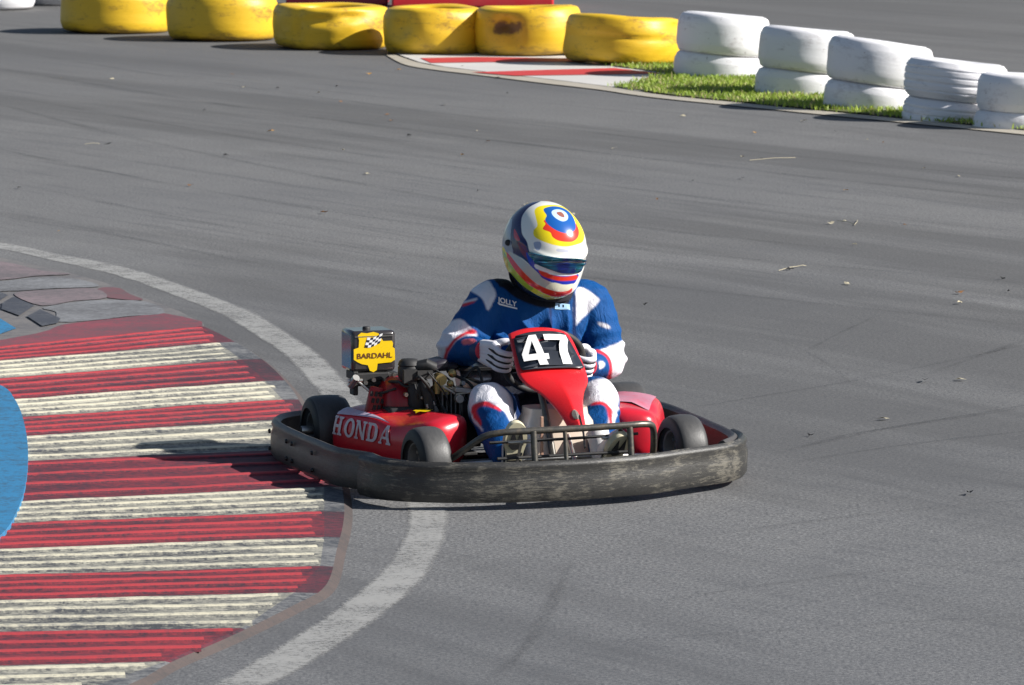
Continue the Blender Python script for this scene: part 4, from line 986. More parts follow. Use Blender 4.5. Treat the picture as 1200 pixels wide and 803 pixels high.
# chequered flag emblem
fw = MB(); fb_ = MB()
for i in range(5):
    for j in range(4):
        mbx = fw if (i + j) % 2 else fb_
        qx = [(i, j), (i + 1, j), (i + 1, j + 1), (i, j + 1)]
        pts = []
        for (a, b_) in qx:
            u = .28 + a * .075 + b_ * .018; v = .62 + b_ * .062 + a * .012 - .03 * math.sin(a * .9) ; pts.append(tuple(tkp(Vector((u, v, 0)), .0030)))
        mbx.add(pts, [(0, 1, 2, 3)])
fw.build('emblem_white', M_WHT, tk, smooth=0); fb_.build('emblem_black', simple('emblem_navy', (0.01, 0.01, 0.03), 0.5), tk, smooth=0)

# ================================================================== DRIVER
drv = empty('person', KO, KRZ)
tag(drv, 'driver in blue and white racing suit and colourful helmet, gripping the kart steering wheel', 'person')

# joints in the kart frame
J = dict(pel=(-.66, .10, .17), waist=(-.70, .125, .31), chest=(-.715, .165, .46), shc=(-.705, .20, .615), neck=(-.66, .215, .675), head=(-.60, .215, .80),
         rs=(-.705, .010, .602), re=(-.655, -.155, .438), rw=(-.455, -.118, .455),
         ls=(-.70, .390, .590), le=(-.640, .448, .375), lw=(-.450, .305, .382),
         rh=(-.62, .00, .165), rk=(-.255, -.155, .285), ra=(.06, -.195, .105),
         lh=(-.62, .20, .165), lk=(-.255, .270, .285), la=(.07, .180, .105))
V = {k: Vector(v) for k, v in J.items()}
body = MB()
# torso as a stack of ellipses (x = depth, y = width)
tor = [(-.64, .10, .075, .12, .165), (-.66, .10, .13, .145, .195), (-.675, .105, .20, .145, .195), (-.69, .12, .29, .135, .180), (-.70, .14, .37, .140, .185), (-.71, .165, .46, .145, .205), (-.71, .185, .54, .135, .228), (-.705, .20, .610, .110, .222), (-.695, .205, .655, .085, .160), (-.68, .21, .682, .066, .090), (-.655, .215, .70, .060, .062), (-.64, .215, .73, .058, .060)]
n_ = 28
vs = []; fs = []
for (x, y, z, a, b) in tor:
    for k in range(n_):
        t = 2 * math.pi * k / n_; e = .85
        vs.append((x + a * math.copysign(abs(math.cos(t)) ** e, math.cos(t)), y + b * math.copysign(abs(math.sin(t)) ** e, math.sin(t)), z))
for j in range(len(tor) - 1):
    for k in range(n_): fs.append((j * n_ + k, j * n_ + (k + 1) % n_, (j + 1) * n_ + (k + 1) % n_, (j + 1) * n_ + k))
fs.append(tuple(reversed(range(n_)))); fs.append(tuple(range((len(tor) - 1) * n_, len(tor) * n_)))
body.add(vs, fs)
body.ball(V['head'], (.105, .085, .115), 24, 16)
body.ball(V['head'] + Vector((.095, 0.02, -.01)), (.018, .012, .02), 10, 8)      # nose
def limb(pts, rs, r2=None):
    P = catmull(pts, 6); m = len(P)
    rr = np.interp(np.linspace(0, 1, m), np.linspace(0, 1, len(rs)), rs); q_ = None if r2 is None else list(np.interp(np.linspace(0, 1, m), np.linspace(0, 1, len(r2)), r2))
    body.tube(P, list(rr), 20, rad2=q_)
def mid(a, b, t, off=(0, 0, 0)): return tuple(Vector(a).lerp(Vector(b), t) + Vector(off))
for s_, e_, w_ in (('rs', 're', 'rw'), ('ls', 'le', 'lw')):
    limb([mid(V[s_], V['shc'], .35), V[s_], mid(V[s_], V[e_], .5), V[e_]], [.075, .090, .086, .072])
    limb([mid(V[s_], V[e_], .82), V[e_], mid(V[e_], V[w_], .5), V[w_]], [.066, .072, .060, .039])
    body.ball(V[e_], (.066, .064, .068), 18, 12)
for h_, k_, a_ in (('rh', 'rk', 'ra'), ('lh', 'lk', 'la')):
    limb([V[h_], mid(V[h_], V[k_], .5, (0, 0, -.005)), V[k_]], [.105, .095, .080])
    limb([V[k_], mid(V[k_], V[a_], .45, (0, 0, -.012)), V[a_]], [.082, .070, .048])
    body.ball(V[k_], (.082, .080, .080), 18, 12)
# baggy folds of the overall at elbows, knees and waist
bo = body.build('tmp_body', M_BLK, None, smooth=0)
md = bo.modifiers.new('r', 'REMESH'); md.mode = 'VOXEL'; md.voxel_size = .0055; md.adaptivity = 0
md = bo.modifiers.new('s', 'SMOOTH'); md.factor = .5; md.iterations = 8
me = evald(bo); bpy.data.objects.remove(bo)
nv = len(me.vertices); co = np.empty(nv * 3); me.vertices.foreach_get('co', co); co = co.reshape(-1, 3)
no = np.empty(nv * 3); me.vertices.foreach_get('normal', no); no = no.reshape(-1, 3)
BN = {'uarm_r': ('rs', 're'), 'farm_r': ('re', 'rw'), 'uarm_l': ('ls', 'le'), 'farm_l': ('le', 'lw'), 'thigh_r': ('rh', 'rk'), 'shin_r': ('rk', 'ra'), 'thigh_l': ('lh', 'lk'), 'shin_l': ('lk', 'la'), 'spine1': ('pel', 'waist'), 'spine2': ('waist', 'chest'), 'spine3': ('chest', 'shc'), 'neck': ('neck', 'head')}
names = list(BN); D = np.zeros((len(names), nv)); T = np.zeros_like(D)
rad = dict(uarm=.075, farm=.058, thigh=.095, shin=.068, spine=.17, neck=.06)
for i, nme in enumerate(names):
    a = np.array(J[BN[nme][0]]); b = np.array(J[BN[nme][1]]); ab = b - a
    t = ((co - a) @ ab) / (ab @ ab); tc = np.clip(t, 0, 1); p = a + tc[:, None] * ab
    D[i] = np.linalg.norm(co - p, axis=1) / rad[nme.split('_')[0].rstrip('123')]; T[i] = t
own = D.argmin(0)
is_ = lambda *k: np.isin(own, [names.index(x) for x in k])
tt = T[own, np.arange(nv)]
# cloth folds: rings across limbs where they bend, long soft folds elsewhere
disp = np.zeros(nv)
for i in range(nv):
    p = co[i]; nme = names[own[i]]; t = tt[i]
    v = Vector(p)
    f = .0055 * mnoise.noise(v * 9) + .0025 * mnoise.noise(v * 22)
    if nme[:4] in ('uarm', 'farm', 'thig', 'shin'):
        w_ = (.35 + .9 * math.exp(-((t - 1) / .4) ** 2)) if nme[:4] in ('uarm', 'thig') else (.3 + .9 * math.exp(-(t / .4) ** 2) + .5 * math.exp(-((t - 1) / .2) ** 2))
        ph = t * 12 + 3.2 * mnoise.noise(v * 7 + Vector((own[i] * 3., 0, 0)))
        rdg = (.5 + .5 * math.cos(2 * ph)) ** 1.6; f += (.0065 if nme[:4] != 'farm' else .0035) * w_ * (rdg - .4) * (.4 + 1.0 * max(0, .5 + mnoise.noise(v * 6 + Vector((9, 1, own[i])))))
    elif nme.startswith('spine') and p[2] > .1:
        x = p[1] - .19; z = p[2]
        # folds pulled from the armpits down to the middle of the belly
        ang = math.atan2(z - .34, abs(x) + .05) * 9 + 2.5 * mnoise.noise(v * 5)
        rdg = 1 - abs(math.sin(ang)); f += .034 * (rdg ** 1.5 - .30) * min(1, max(0, (.60 - z) / .1)) * (.3 + max(0, .5 + mnoise.noise(v * 4.5 + Vector((3, 3, 3)))))
        f += .007 * (1 - abs(math.sin(z * 60 + 4 * mnoise.noise(v * 6)))) * max(0, 1 - abs(z - .33) / .12)
    disp[i] = f
co2 = co + no * disp[:, None]
me.vertices.foreach_set('co', co2.ravel()); me.update()
# suit colours. U,V: flat pattern coordinates of the overall seen from its front (10 units = about 3.2 cm)
ca, sa = math.cos(KRZ), math.sin(KRZ)
def UV(c):
    wx = c[:, 0] * ca - c[:, 1] * sa; wy = c[:, 0] * sa + c[:, 1] * ca
    return 647 + wx * 314.5, 571 - wy * 47.5 - c[:, 2] * 312
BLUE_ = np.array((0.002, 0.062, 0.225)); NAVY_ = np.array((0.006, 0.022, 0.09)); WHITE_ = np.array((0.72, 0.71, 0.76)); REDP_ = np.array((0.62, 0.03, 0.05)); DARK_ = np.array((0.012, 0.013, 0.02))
def soft(U, W, poly, rad):
    acc = np.zeros(len(U))
    for dx in (-1, -.5, 0, .5, 1):
        for dy in (-1, -.5, 0, .5, 1): acc += inside(U + dx * rad, W + dy * rad, poly)
    acc /= 25
    return np.clip((acc - .5) * 1.6 + .5, 0, 1)
def colour(c, nrm):
    U, W = UV(c); n = len(c); C = np.tile(BLUE_, (n, 1))
    wy = nrm[:, 0] * sa + nrm[:, 1] * ca; front = (-wy) > -.25
    def put(mask, poly, col):
        a = (soft(U, W, [tuple(q_) for q_ in catmull(poly, 4, True)], 1.5) * mask)[:, None]
        C[:] = C * (1 - a) + np.array(col) * a
    return U, W, C, front, put
U, W, C, front, put = colour(co, no)
jit = rng.normal(0, .0, nv)
armR = is_('uarm_r', 'farm_r'); armL = is_('uarm_l', 'farm_l'); legR = is_('thigh_r', 'shin_r'); legL = is_('thigh_l', 'shin_l'); tors = is_('spine1', 'spine2', 'spine3', 'neck')
# right arm: white band round the outside of the elbow, red piping, dark blue forearm
put(armR | tors, [(500, 388), (524, 376), (540, 372), (552, 382), (560, 392), (545, 392), (536, 398), (526, 410), (522, 425), (528, 440), (515, 435)], WHITE_)
put(armR, [(553, 384), (559, 387), (556, 390), (546, 391), (535, 398), (526, 411), (523, 424), (528, 440), (526, 440), (520, 425), (522, 410), (532, 396), (543, 388)], REDP_)
put(armR, [(542, 397), (549, 396), (558, 398), (557, 402), (543, 403)], REDP_ * 1.0 + .12)
put(armR, [(524, 342 + 12), (558, 346), (557, 350), (540, 354), (538, 356)], WHITE_ * .8)
put(armR, [(543, 352), (557, 350), (556, 352), (541, 356)], REDP_)
# left arm: white outer forearm, red piping
put(armL | tors, [(704, 408), (716, 403), (724, 400), (742, 396), (742, 450), (712, 450), (717, 436), (718, 424), (713, 413)], WHITE_)
put(armL, [(699, 407), (707, 408), (716, 415), (720, 428), (718, 446), (713, 448), (716, 434), (715, 424), (710, 415), (700, 410)], REDP_)
put(armL, [(703, 374), (716, 377), (717, 382), (705, 378)], WHITE_ * .7)
put(armL, [(701, 424), (708, 422), (709, 428), (703, 431)], WHITE_)
# shoulder yokes
put(front, [(545, 333), (556, 330), (571, 325), (578, 332), (582, 342), (578, 352), (572, 362), (568, 352), (562, 344)], WHITE_)
put(front, [(676, 338), (682, 332), (692, 336), (704, 345), (704, 350), (694, 360), (683, 372), (676, 379), (674, 362)], WHITE_)
# chest: zip line and dark collar
put(front & tors, [(645, 352), (648, 352), (647, 400), (643, 400)], NAVY_)
put(front & tors, [(673, 345), (677, 345), (678, 395), (674, 395)], NAVY_)
put(front & tors, [(580, 345), (583, 345), (571, 395), (566, 395)], NAVY_)
put(tors, [(572, 328), (590, 334), (606, 346), (630, 356), (655, 358), (668, 352), (672, 330), (640, 300), (600, 300)], DARK_)
# legs: white knees, red-edged blue shields on the shins
put(legR, [(538, 473), (545, 462), (552, 452), (562, 447), (580, 449), (596, 462), (603, 482), (610, 505), (600, 497), (588, 482), (575, 474), (565, 474), (558, 482), (560, 492), (568, 506), (562, 503), (552, 488), (545, 478), (540, 476)], WHITE_)
put(legR, [(588, 482), (577, 475), (567, 472), (559, 475), (555, 482), (558, 492), (564, 501), (566, 497), (562, 488), (562, 482), (568, 478), (576, 479), (586, 485)], REDP_)
put(legL, [(670, 500), (672, 468), (680, 455), (695, 445), (710, 443), (722, 448), (726, 462), (724, 482), (718, 502), (711, 500), (714, 486), (712, 476), (705, 472), (693, 473), (683, 480), (676, 490)], WHITE_)
put(legL, [(690, 475), (697, 471), (707, 471), (714, 476), (718, 486), (716, 500), (713, 502), (713, 488), (710, 479), (704, 475), (696, 475)], REDP_)
C[tors & (W > 428) & (W < 480)] = DARK_ * 1.4; put(legR | legL, [(588, 440), (672, 440), (672, 500), (612, 500), (603, 470), (592, 452)], NAVY_)  # lap shade put into the suit colour: lower torso and inner thighs darkened
C *= (1 + .10 * np.array([mnoise.noise(Vector(p) * 4) for p in co]))[:, None]
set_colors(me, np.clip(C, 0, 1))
def cloth():
    m, n, b = base_mat('racing_suit_cloth', 0.62)
    at = n.new('ShaderNodeAttribute'); at.attribute_name = 'Col'
    c = n.coord(); f = n.noise(c, 420, 2, 0.6); f2 = n.noise(n.mapping(c, scale=(1, 1, .5)), 26, 5, 0.6, 1.2)
    n.link(n.mix(n.ramp(f2, [(.35, 0.25), (.6, 0)]), at.outputs['Color'], (0.01, 0.02, 0.05)), b.inputs['Base Color'])
    n.link(at.outputs['Color'], b.inputs['Base Color'])
    n.link(n.bump(n.math('ADD', n.math('MULTIPLY', f, .12), f2), 0.8, 0.012), b.inputs['Normal'])
    b.inputs['Specular IOR Level'].default_value = 0.15
    return m
M_SUIT = cloth()
me.materials.clear(); me.materials.append(M_SUIT)
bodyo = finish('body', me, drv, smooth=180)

# chest and collar prints, laid on the cloth by ray casting on to the body
from mathutils.bvhtree import BVHTree
bvh = BVHTree.FromPolygons([tuple(p) for p in co2], [tuple(p.vertices) for p in me.polygons])
dirw = Vector((0, 1, -.12)).normalized(); dirk = Vector((dirw.x * ca + dirw.y * sa, -dirw.x * sa + dirw.y * ca, dirw.z))
def on_body(u, v, off=.0025):
    # inverse of the pattern map on the plane wy = -.9, then cast to the cloth
    wx = (u - 647) / 314.5; wy = -.6; z = (571 - wy * 47.5 - v) / 312
    p = Vector((wx * ca + wy * sa, -wx * sa + wy * ca, z)); p = Vector((wx * ca + wy * sa, wy * ca - wx * sa, z))
    hit = bvh.ray_cast(p, Vector((sa, ca, 0)) + Vector((0, 0, -.151)))
    if hit[0] is None: return p
    return hit[0] - Vector((sa, ca, -.15)).normalized() * off
def print_on(me_, fn, mat, name='print'):
    subdiv(me_, 1)
    remap(me_, fn); me_.materials.append(mat); return finish(name, me_, bodyo, smooth=0)
M_PB = simple('pale_blue_print', (0.30, 0.50, 0.72), 0.6, var=.1)
me1 = shape_mesh(None, text='JOLLY', size=1, offset=.03, align='LEFT'); w1 = max(v.co.x for v in me1.vertices)
def th(c, x0, y0, wd, hh, sl): u = c.x / w1 * wd; return on_body(x0 + u, y0 + sl * u - c.y * hh)
print_on(me1, lambda c: th(c, 584.5, 351.5, 22, 8.5, .26), M_WHT)
print_on(shape_mesh([[(0, 0), (22, 5.6), (22, 7.4), (0, 1.9)]]), lambda c: on_body(585 + c.x, 353 + c.y), M_WHT)
print_on(shape_mesh([[(0, 0), (17, 1.5), (17.5, 8.5), (-1, 7.5)], [(3, 2), (3, 5), (5, 5), (5, 2.3)], [(8, 2), (8, 5.5), (10, 5.5), (10, 2.3)]]), lambda c: on_body(652.5 + c.x, 352 + c.y), M_PB)

# ---------------- gloves: palm, four fingers closed over the rim, thumb behind it
M_GLV = simple('glove_white_cloth', (0.74, 0.73, 0.78), 0.6, var=.06, bump=.15); M_GLB = simple('glove_black_panel', (0.015, 0.015, 0.018), 0.6)
def glove(ang, sgn, wrist, lab):
    a = R(ang); Rm = WC + wl * (WR * math.cos(a)) + wt * (WR * .80 * math.sin(a))
    o_ = (wl * math.cos(a) + wt * math.sin(a)).normalized(); t_ = wn.cross(o_).normalized()
    if t_.z < 0: t_ = -t_
    n__ = wn; mb = MB(); K = 1.0
    g0 = empty('glove', (0, 0, 0)); g0.parent = drv
    fl = [1.0, 1.08, 1.04, .88]; tips = []
    kn = []
    for i in range(4):
        off = t_ * ((1.5 - i) * .0225 * K - .002); q_ = fl[i]
        k0 = Rm + o_ * .040 * K - n__ * .010 + off * .95
        p1 = Rm + o_ * (.034 * K) + n__ * .018 * q_ * K + off
        p2 = Rm + o_ * (.010 * K) + n__ * .031 * q_ * K + off
        p3 = Rm - o_ * (.014 * K * q_) + n__ * .024 * K + off * .97
        p4 = Rm - o_ * (.024 * K * q_) + n__ * .006 * K + off * .93
        P = catmull([k0 - n__ * .02, k0, p1, p2, p3, p4], 4)
        rr = np.interp(np.linspace(0, 1, len(P)), [0, .3, .5, .7, 1], [.013, .0125, .0118, .0112, .0085]) * K * .92
        mb.tube(P, list(rr), 12); kn.append((p1, p2, off)); mb.ball(P[-1], rr[-1] * 1.02, 10, 8)
    # palm block from wrist to knuckles
    W_ = Vector(wrist); mp = Rm + o_ * .040 * K - n__ * .030
    for f in np.linspace(-1, 1, 5):
        mb.tube([W_ + t_ * .020 * f, W_.lerp(mp, .5) + t_ * .028 * f, mp + t_ * .034 * f * K, Rm + o_ * .036 * K - n__ * .008 + t_ * .034 * f * K], [.024, .022, .0195, .0145], 12)
    # thumb leaves the side of the palm and closes behind the rim
    tb = W_.lerp(mp, .55) + t_ * .030 - o_ * .008
    P = catmull([tb, Rm + o_ * .018 - n__ * .030 + t_ * .052, Rm - o_ * .004 - n__ * .022 + t_ * .060, Rm - o_ * .020 - n__ * .006 + t_ * .056], 5)
    mb.tube(P, list(np.linspace(.0165, .0105, len(P))), 12); mb.ball(P[-1], .0108, 10, 8)
    # gauntlet cuff
    ob = mb.build('tmp', M_GLV, None, smooth=0)
    m_ = ob.modifiers.new('r', 'REMESH'); m_.mode = 'VOXEL'; m_.voxel_size = .0024
    m_ = ob.modifiers.new('s', 'SMOOTH'); m_.factor = .5; m_.iterations = 2
    me_ = evald(ob); bpy.data.objects.remove(ob); me_.materials.clear(); me_.materials.append(M_GLV)
    ho = finish('hand', me_, g0, smooth=180)
    # black stripes between the finger backs, fitted to the glove
    bv = BVHTree.FromPolygons([tuple(v.co) for v in me_.vertices], [tuple(p.vertices) for p in me_.polygons])
    for i in range(3):
        off = (kn[i][2] + kn[i + 1][2]) / 2; sb = MB(); pts = []
        for s_ in np.linspace(-.2, 1.15, 9):
            p = (Rm + off + o_ * (.050 - .052 * s_) * K)
            h = bv.ray_cast(p + n__ * .12, -n__)
            if h[0]: pts.append(h[0] + n__ * .0006)
        if len(pts) > 2:
            sb.tube(pts, [.0058 if 0 < k < len(pts) - 1 else .002 for k in range(len(pts))], 6, rad2=[.0040] * len(pts)); sb.build('black_stripe', M_GLB, g0, smooth=60)
    cf = MB(); ax = (Vector(J['re' if sgn < 0 else 'le']) - W_).normalized()
    cf.tube([W_ + ax * -.016, W_ + ax * -.004, W_ + ax * .018, W_ + ax * .030], [.034, .039, .043, .044], 20); cf.build('cuff', simple('sleeve_cuff_navy', (0.006, 0.035, 0.12), 0.6), g0, smooth=60)
    pc = MB(); pc.tube([W_ + ax * -.020, W_ + ax * -.015], [.035, .037], 20); pc.build('cuff_piping', simple('cuff_piping_red', (0.55, 0.03, 0.06), 0.6), g0, smooth=60)
    return g0
glove(172, -1, J['rw'], '')
glove(-8, 1, J['lw'], '')

# ---------------- shoes, soles towards the pedals
M_SOLE = simple('cream_shoe_sole', (0.66, 0.60, 0.42), 0.55, var=.15, scale=40); M_SHOE = simple('white_shoe_leather', (0.66, 0.65, 0.64), 0.45, var=.1)
def shoe(y, toe_in, x0, z0, ln):
    g0 = empty('shoe', (x0, y, z0), R(toe_in)); g0.parent = drv
    up = Vector((math.sin(R(ln)), 0, math.cos(R(ln)))); fwd = Vector((math.cos(R(ln)), 0, -math.sin(R(ln)))); lat = Vector((0, 1, 0))     # sole plane leans back; fwd = out of the sole
    def Pp(u, v, w): return lat * u + up * v + fwd * w
    # sole outline (u across, v heel to toe)
    half = [(0, 0), (.022, .004), (.031, .02), (.032, .05), (.028, .09), (.031, .13), (.041, .17), (.042, .20), (.034, .232), (.018, .250), (0, .256)]
    outl = half + [(-a * .92, b) for a, b in reversed(half[1:-1])]
    outl = [tuple(p) for p in catmull(outl, 3, True)]
    s = MB(); n = len(outl)
    vs = [Pp(a, b, .012) for a, b in outl] + [Pp(a * 1.04, b, .004) for a, b in outl] + [Pp(a * 1.04, b, -.012) for a, b in outl]
    s.add(vs, [tuple(range(n))] + [(j * n + k, j * n + (k + 1) % n, (j + 1) * n + (k + 1) % n, (j + 1) * n + k) for j in (0, 1) for k in range(n)])
    s.build('sole', M_SOLE, g0, smooth=40)
    # black tread blocks on the sole
    for poly in ([(-.026, .165), (-.010, .235), (.004, .175), (.018, .238), (.030, .17), (.010, .150), (-.012, .150)], [(-.030, .118), (.028, .126), (.028, .137), (-.030, .130)], [(-.028, .085), (-.004, .10), (.026, .088), (.024, .108), (-.028, .108)], [(-.022, .018), (.0, .045), (.022, .018), (.026, .05), (.0, .07), (-.026, .05)]):
        m_ = shape_mesh([poly]); remap(m_, lambda c: Pp(c.x, c.y, .0145)); m_.materials.append(M_GLB); finish('tread_block', m_, g0, smooth=0, solid=.003)
    s = MB(); rows = [(0.0, .030, .060, .030), (.04, .033, .075, .042), (.08, .034, .078, .05), (.12, .035, .066, .045), (.16, .039, .050, .03), (.20, .038, .038, .02), (.235, .026, .026, .012), (.250, .010, .014, .004)]
    def sp(i, j):
        v, w_, hgt, _ = rows[j]; a = math.pi * i / 12; return tuple(Pp(-w_ * math.cos(a) if True else 0, v + .004, -.010 - hgt * math.sin(a) ** .7))
    s.grid(sp, 13, len(rows)); s.f.append(tuple(range(13))); s.mi.append(0)
    s.build('upper', M_SHOE, g0, smooth=60, solid=.003, subsurf=1)
    s = MB(); s.tube([Pp(0, .05, -.05), Pp(0, .09, -.10), Pp(0, .10, -.14)], [.036, .040, .044], 16); s.build('ankle_cuff', M_SHOE, g0, smooth=60)
shoe(-.185, -4, .075, .026, 17); shoe(.170, 6, .06, .030, 42)

# ---------------- helmet
HC = Vector((-.612, .183, .807)); ryaw, rpit, rrol = R(30), R(26), R(-3)
# world facing: towards the camera, turned to picture right and down; converted to kart frame
fw_ = Vector((math.sin(ryaw) * math.cos(rpit), -math.cos(ryaw) * math.cos(rpit), -math.sin(rpit)))
rt_ = Vector((math.cos(ryaw), math.sin(ryaw), 0)); up_ = rt_.cross(fw_) * -1
if up_.z < 0: up_ = -up_
rt_, up_ = rt_ * math.cos(rrol) + up_ * math.sin(rrol), up_ * math.cos(rrol) - rt_ * math.sin(rrol)
tk_ = lambda v: Vector((v.x * ca + v.y * sa, -v.x * sa + v.y * ca, v.z))
hf, hr, hu = tk_(fw_), tk_(rt_), tk_(up_)
def helm_surface(th_, ph, off=0):
    """th: 0 top .. pi bottom, ph: 0 front, round to the left"""
    ct, st_ = math.cos(th_), math.sin(th_); cf, sf = math.cos(ph), math.sin(ph)
    ex = .86 if ct < 0 else .96
    h = math.copysign(abs(ct) ** ex, ct); rr = st_ ** (.72 if ct < 0 else .95)
    low = max(0, -ct)
    af = .168 + .020 * math.exp(-((low - .45) / .35) ** 2) * (ct < 0) if cf > 0 else .178 - .02 * low
    aw = .142 - .002 * low
    if cf > 0: rr2f = rr * (1 - .10 * max(0, low - .6))
    else: rr2f = rr * (1 - .20 * low)
    e2 = .92
    x = af * rr2f * math.copysign(abs(cf) ** e2, cf); y = aw * rr * (1 - .03 * low) * math.copysign(abs(sf) ** e2, sf)
    z = (.165 if ct > 0 else .160) * h
    if ct < 0 and cf < 0: z *= .88
    z = max(z, -.150)
    n = Vector((x / af ** 2, y / aw ** 2, z / .16 ** 2)).normalized()
    # peak ridge over the visor port
    rg = .006 * math.exp(-((z - .052) / .010) ** 2) * max(0, cf) ** .5
    return Vector((x, y, z)) + n * (off + rg)
NU, NVh = 460, 290
hv = []
for j in range(NVh + 1):
    th_ = math.pi * (j + .002) / (NVh + .004)
    for i in range(NU): hv.append(helm_surface(th_, 2 * math.pi * i / NU))
hv = np.array([tuple(v) for v in hv])
F_, Rr, Up = np.array(hf), np.array(hr), np.array(hu)
# note: local +y of the surface is the picture-right side
hv *= np.array((1.05, 1.035, 1.09))
hk = np.array(HC) + hv[:, :1] * F_ + hv[:, 1:2] * Rr + hv[:, 2:3] * Up
hfaces = [(j * NU + i, j * NU + (i + 1) % NU, (j + 1) * NU + (i + 1) % NU, (j + 1) * NU + i) for j in range(NVh) for i in range(NU)]
Uh, Wh = UV(hk); Uh += 1.0; Wh += 1.0
# pattern units of the helmet livery
ux = (Uh - 580) * 5.733; uy = (Wh - 225) * 5.733
LIV = [
 ((.006, .008, .075), [(110, 180), (165, 85), (235, 40), (320, 40), (245, 85), (205, 130), (188, 180), (192, 270), (225, 330), (245, 405), (290, 490), (310, 545), (200, 445), (130, 400), (112, 300)]),
 ((.50, .02, .05), [(140, 235), (160, 270), (178, 315), (160, 320), (138, 290)]),
 ((.14, .01, .06), [(165, 330), (205, 345), (235, 400), (250, 460), (215, 440), (180, 390)]),
 ((.30, .34, .40), [(40, 400), (60, 300), (95, 210), (125, 165), (114, 300), (132, 400), (100, 405), (60, 390)]),
 ((.92, .74, .008), [(278, 110), (318, 80), (430, 72), (520, 95), (580, 150), (612, 240), (608, 318), (560, 348), (480, 364), (380, 347), (282, 302), (270, 255), (295, 220), (284, 160)]),
 ((.75, .045, .02), [(340, 185), (350, 210), (332, 245), (382, 268), (398, 300), (440, 325), (500, 332), (540, 326), (572, 294), (577, 250), (566, 218), (545, 200), (440, 230), (400, 180)]),
 ((.010, .10, .38), [(345, 97), (400, 82), (460, 88), (512, 118), (545, 170), (556, 232), (530, 264), (480, 272), (420, 252), (370, 216), (348, 182), (358, 150), (340, 118)]),
 ((.50, .68, .85), [(395, 118), (430, 104), (475, 115), (502, 145), (498, 178), (465, 190), (425, 172), (398, 145)]),
 ((.30, .11, .08), [(425, 128), (455, 122), (476, 142), (478, 162), (455, 158), (435, 145)]),
 ((.30, .36, .50), [(270, 338), (310, 332), (322, 352), (310, 388), (285, 384)]),
 ((.55, .57, .66), [(430, 380), (500, 385), (500, 402), (430, 398)]),
 ((.012, .035, .42), [(222, 400), (290, 478), (330, 515), (440, 545), (568, 540), (562, 582), (538, 610), (470, 618), (405, 608), (320, 574), (270, 522), (238, 470)]),
 ((.80, .82, .84), [(275, 488), (300, 485), (400, 525), (470, 542), (568, 528), (560, 548), (470, 560), (380, 550), (290, 512)]),
 ((.75, .04, .02), [(305, 528), (322, 524), (400, 556), (480, 566), (562, 552), (556, 582), (470, 594), (400, 586), (330, 562)]),
 ((.52, .52, .46), [(100, 395), (132, 402), (200, 450), (300, 540), (330, 575), (400, 608), (440, 616), (420, 662), (340, 642), (260, 592), (170, 510)]),
 ((.84, .82, .62), [(400, 606), (480, 619), (538, 610), (530, 640), (485, 664), (420, 664), (350, 645)]),
 ((.80, .045, .02), [(85, 392), (108, 412), (180, 505), (265, 592), (345, 640), (430, 664), (500, 658), (532, 638), (518, 682), (450, 698), (380, 692), (300, 655), (220, 605), (150, 525), (92, 432)]),
 ((.85, .72, .02), [(60, 350), (86, 395), (95, 436), (150, 524), (220, 604), (300, 655), (380, 692), (450, 698), (516, 682), (485, 716), (420, 722), (340, 706), (260, 665), (180, 605), (110, 535), (60, 450)]),
 ((.40, .50, .02), [(55, 372), (80, 400), (100, 445), (150, 524), (230, 612), (270, 640), (240, 655), (180, 605), (110, 535), (60, 450)]),
 ((.012, .012, .014), [(95, 520), (180, 606), (260, 666), (340, 707), (420, 723), (485, 717), (520, 700), (500, 780), (300, 760), (120, 640)]),
]
hc = np.tile(np.array((.80, .80, .74)), (len(hk), 1))
for colr, poly in LIV:
    a_ = soft(ux, uy, [tuple(q_) for q_ in catmull(poly, 5, True)], 2.5)[:, None]
    hc = hc * (1 - a_) + np.array(colr) * a_
VIS = [(238, 402), (300, 418), (350, 430), (450, 446), (620, 450), (600, 490), (572, 532), (470, 542), (400, 525), (300, 486), (268, 455)]
hm, hn, hb = base_mat('helmet_gloss_paint', 0.2, coat=0.35)
at = hn.new('ShaderNodeAttribute'); at.attribute_name = 'Col'; hn.link(at.outputs['Color'], hb.inputs['Base Color'])
hme = bpy.data.meshes.new('helmet'); hme.from_pydata([tuple(p) for p in hk], [], hfaces); set_colors(hme, hc); hme.materials.append(hm)
hbm = bmesh.new(); hbm.from_mesh(hme); bmesh.ops.recalc_face_normals(hbm, faces=hbm.faces); hbm.to_mesh(hme); hbm.free()
helmet = finish('helmet', hme, drv, smooth=180)
hbv = BVHTree.FromPolygons([tuple(p) for p in hk], hfaces)
vme = shape_mesh([[(a, -b) for a, b in [tuple(q_) for q_ in catmull(VIS, 5, True)]]]); subdiv(vme, 5)
vdir = Vector((sa, ca, -.151)).normalized()
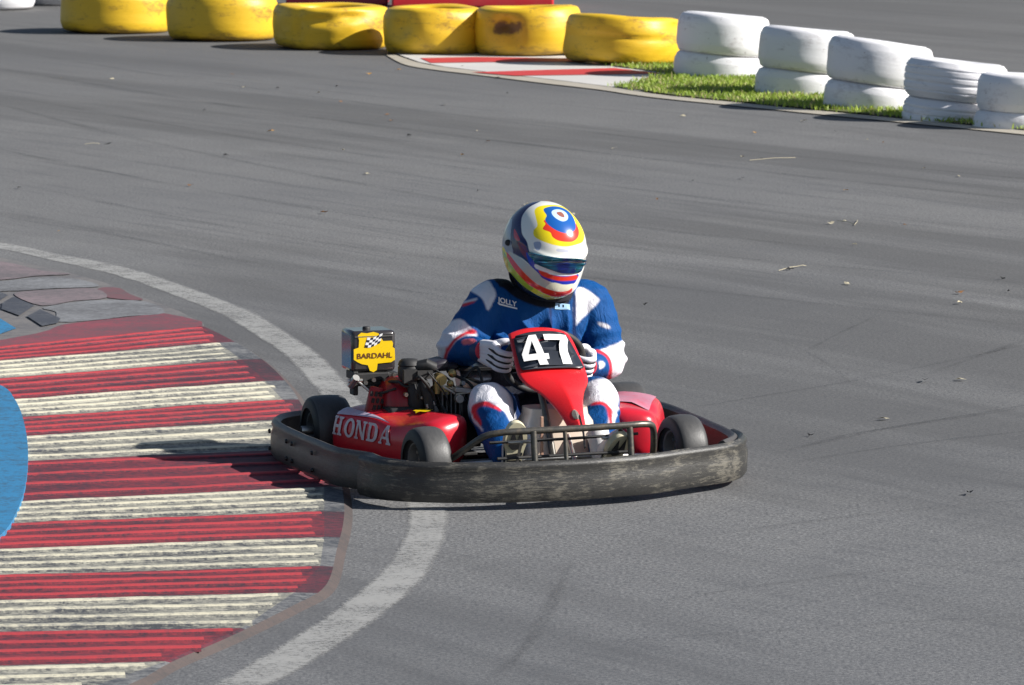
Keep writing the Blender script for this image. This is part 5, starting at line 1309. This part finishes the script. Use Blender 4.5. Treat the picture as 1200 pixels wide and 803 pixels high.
def on_helm(c):
    u = 580 + c.x / 5.733 - 1.0; v = 225 - c.y / 5.733 - 1.0
    wx = (u - 647) / 314.5; wy = -.9; z = (571 - wy * 47.5 - v) / 312
    p = Vector((wx * ca + wy * sa, wy * ca - wx * sa, z)); p = p - vdir * .0
    h = hbv.ray_cast(p, vdir)
    if h[0] is None: h = hbv.find_nearest(p)
    nn = h[1] if h[1].dot(vdir) < 0 else -h[1]
    return h[0] + nn * .0045
remap(vme, on_helm)
vm, vn_, vb = base_mat('iridescent_visor', 0.10, 0.25, coat=1.0)
c_ = vn_.coord(); lw_ = vn_.noise(c_, 7, 2)
vn_.link(vn_.ramp(lw_, [(.38, (.005, .02, .20)), (.5, (.01, .22, .28)), (.60, (.005, .04, .26))]), vb.inputs['Base Color'])
vme.materials.append(vm); finish('visor', vme, helmet, smooth=180, solid=.004)
# visor pivot and top vent
s = MB(); pv = helm_surface(R(86), R(-98), .004); s.ball(tuple(HC + hf * pv.x * 1.05 + hr * pv.y * 1.02 + hu * pv.z * 1.09), (.012, .012, .012), 14, 10); s.build('visor_pivot', M_BLKM, helmet, smooth=60)
# padded collar under the helmet
s = MB(); s.tube([Vector((-.665, .21, .64)), Vector((-.655, .212, .675)), Vector((-.64, .212, .70))], [.100, .105, .085], 28); s.build('neck_collar', simple('dark_collar_cloth', (0.012, 0.013, 0.02), 0.8), drv, smooth=60)
# extra engine clutter: leads, brackets, clips
erng = random.Random(3)
for k in range(9):
    x0 = erng.uniform(-.62, -.44); y0 = erng.uniform(-.45, -.18); z0 = erng.uniform(.28, .39)
    s = MB(); s.tube(loop((x0, y0, z0), (x0 + erng.uniform(0, .08), y0 + erng.uniform(-.04, .06), z0 + erng.uniform(-.02, .04)), (x0 + erng.uniform(.02, .10), y0 + erng.uniform(0, .08), z0 - .05), (x0 + .04, y0 + .06, z0 - .14)), erng.choice([.003, .004, .006]), 8)
    s.build('cable', M_BLKM, eng, smooth=60)
for k in range(8):
    s = MB(); s.box((erng.uniform(-.50, -.42), erng.uniform(-.40, -.20), erng.uniform(.20, .38)), (erng.uniform(.01, .04), erng.uniform(.01, .04), erng.uniform(.01, .03)), Matrix.Rotation(erng.uniform(-.5, .5), 3, 'X'))
    s.build('bracket', erng.choice([M_BLKM, M_BLKM, M_ALU, M_STL, M_BLK]), eng, smooth=0, bevel=.002)
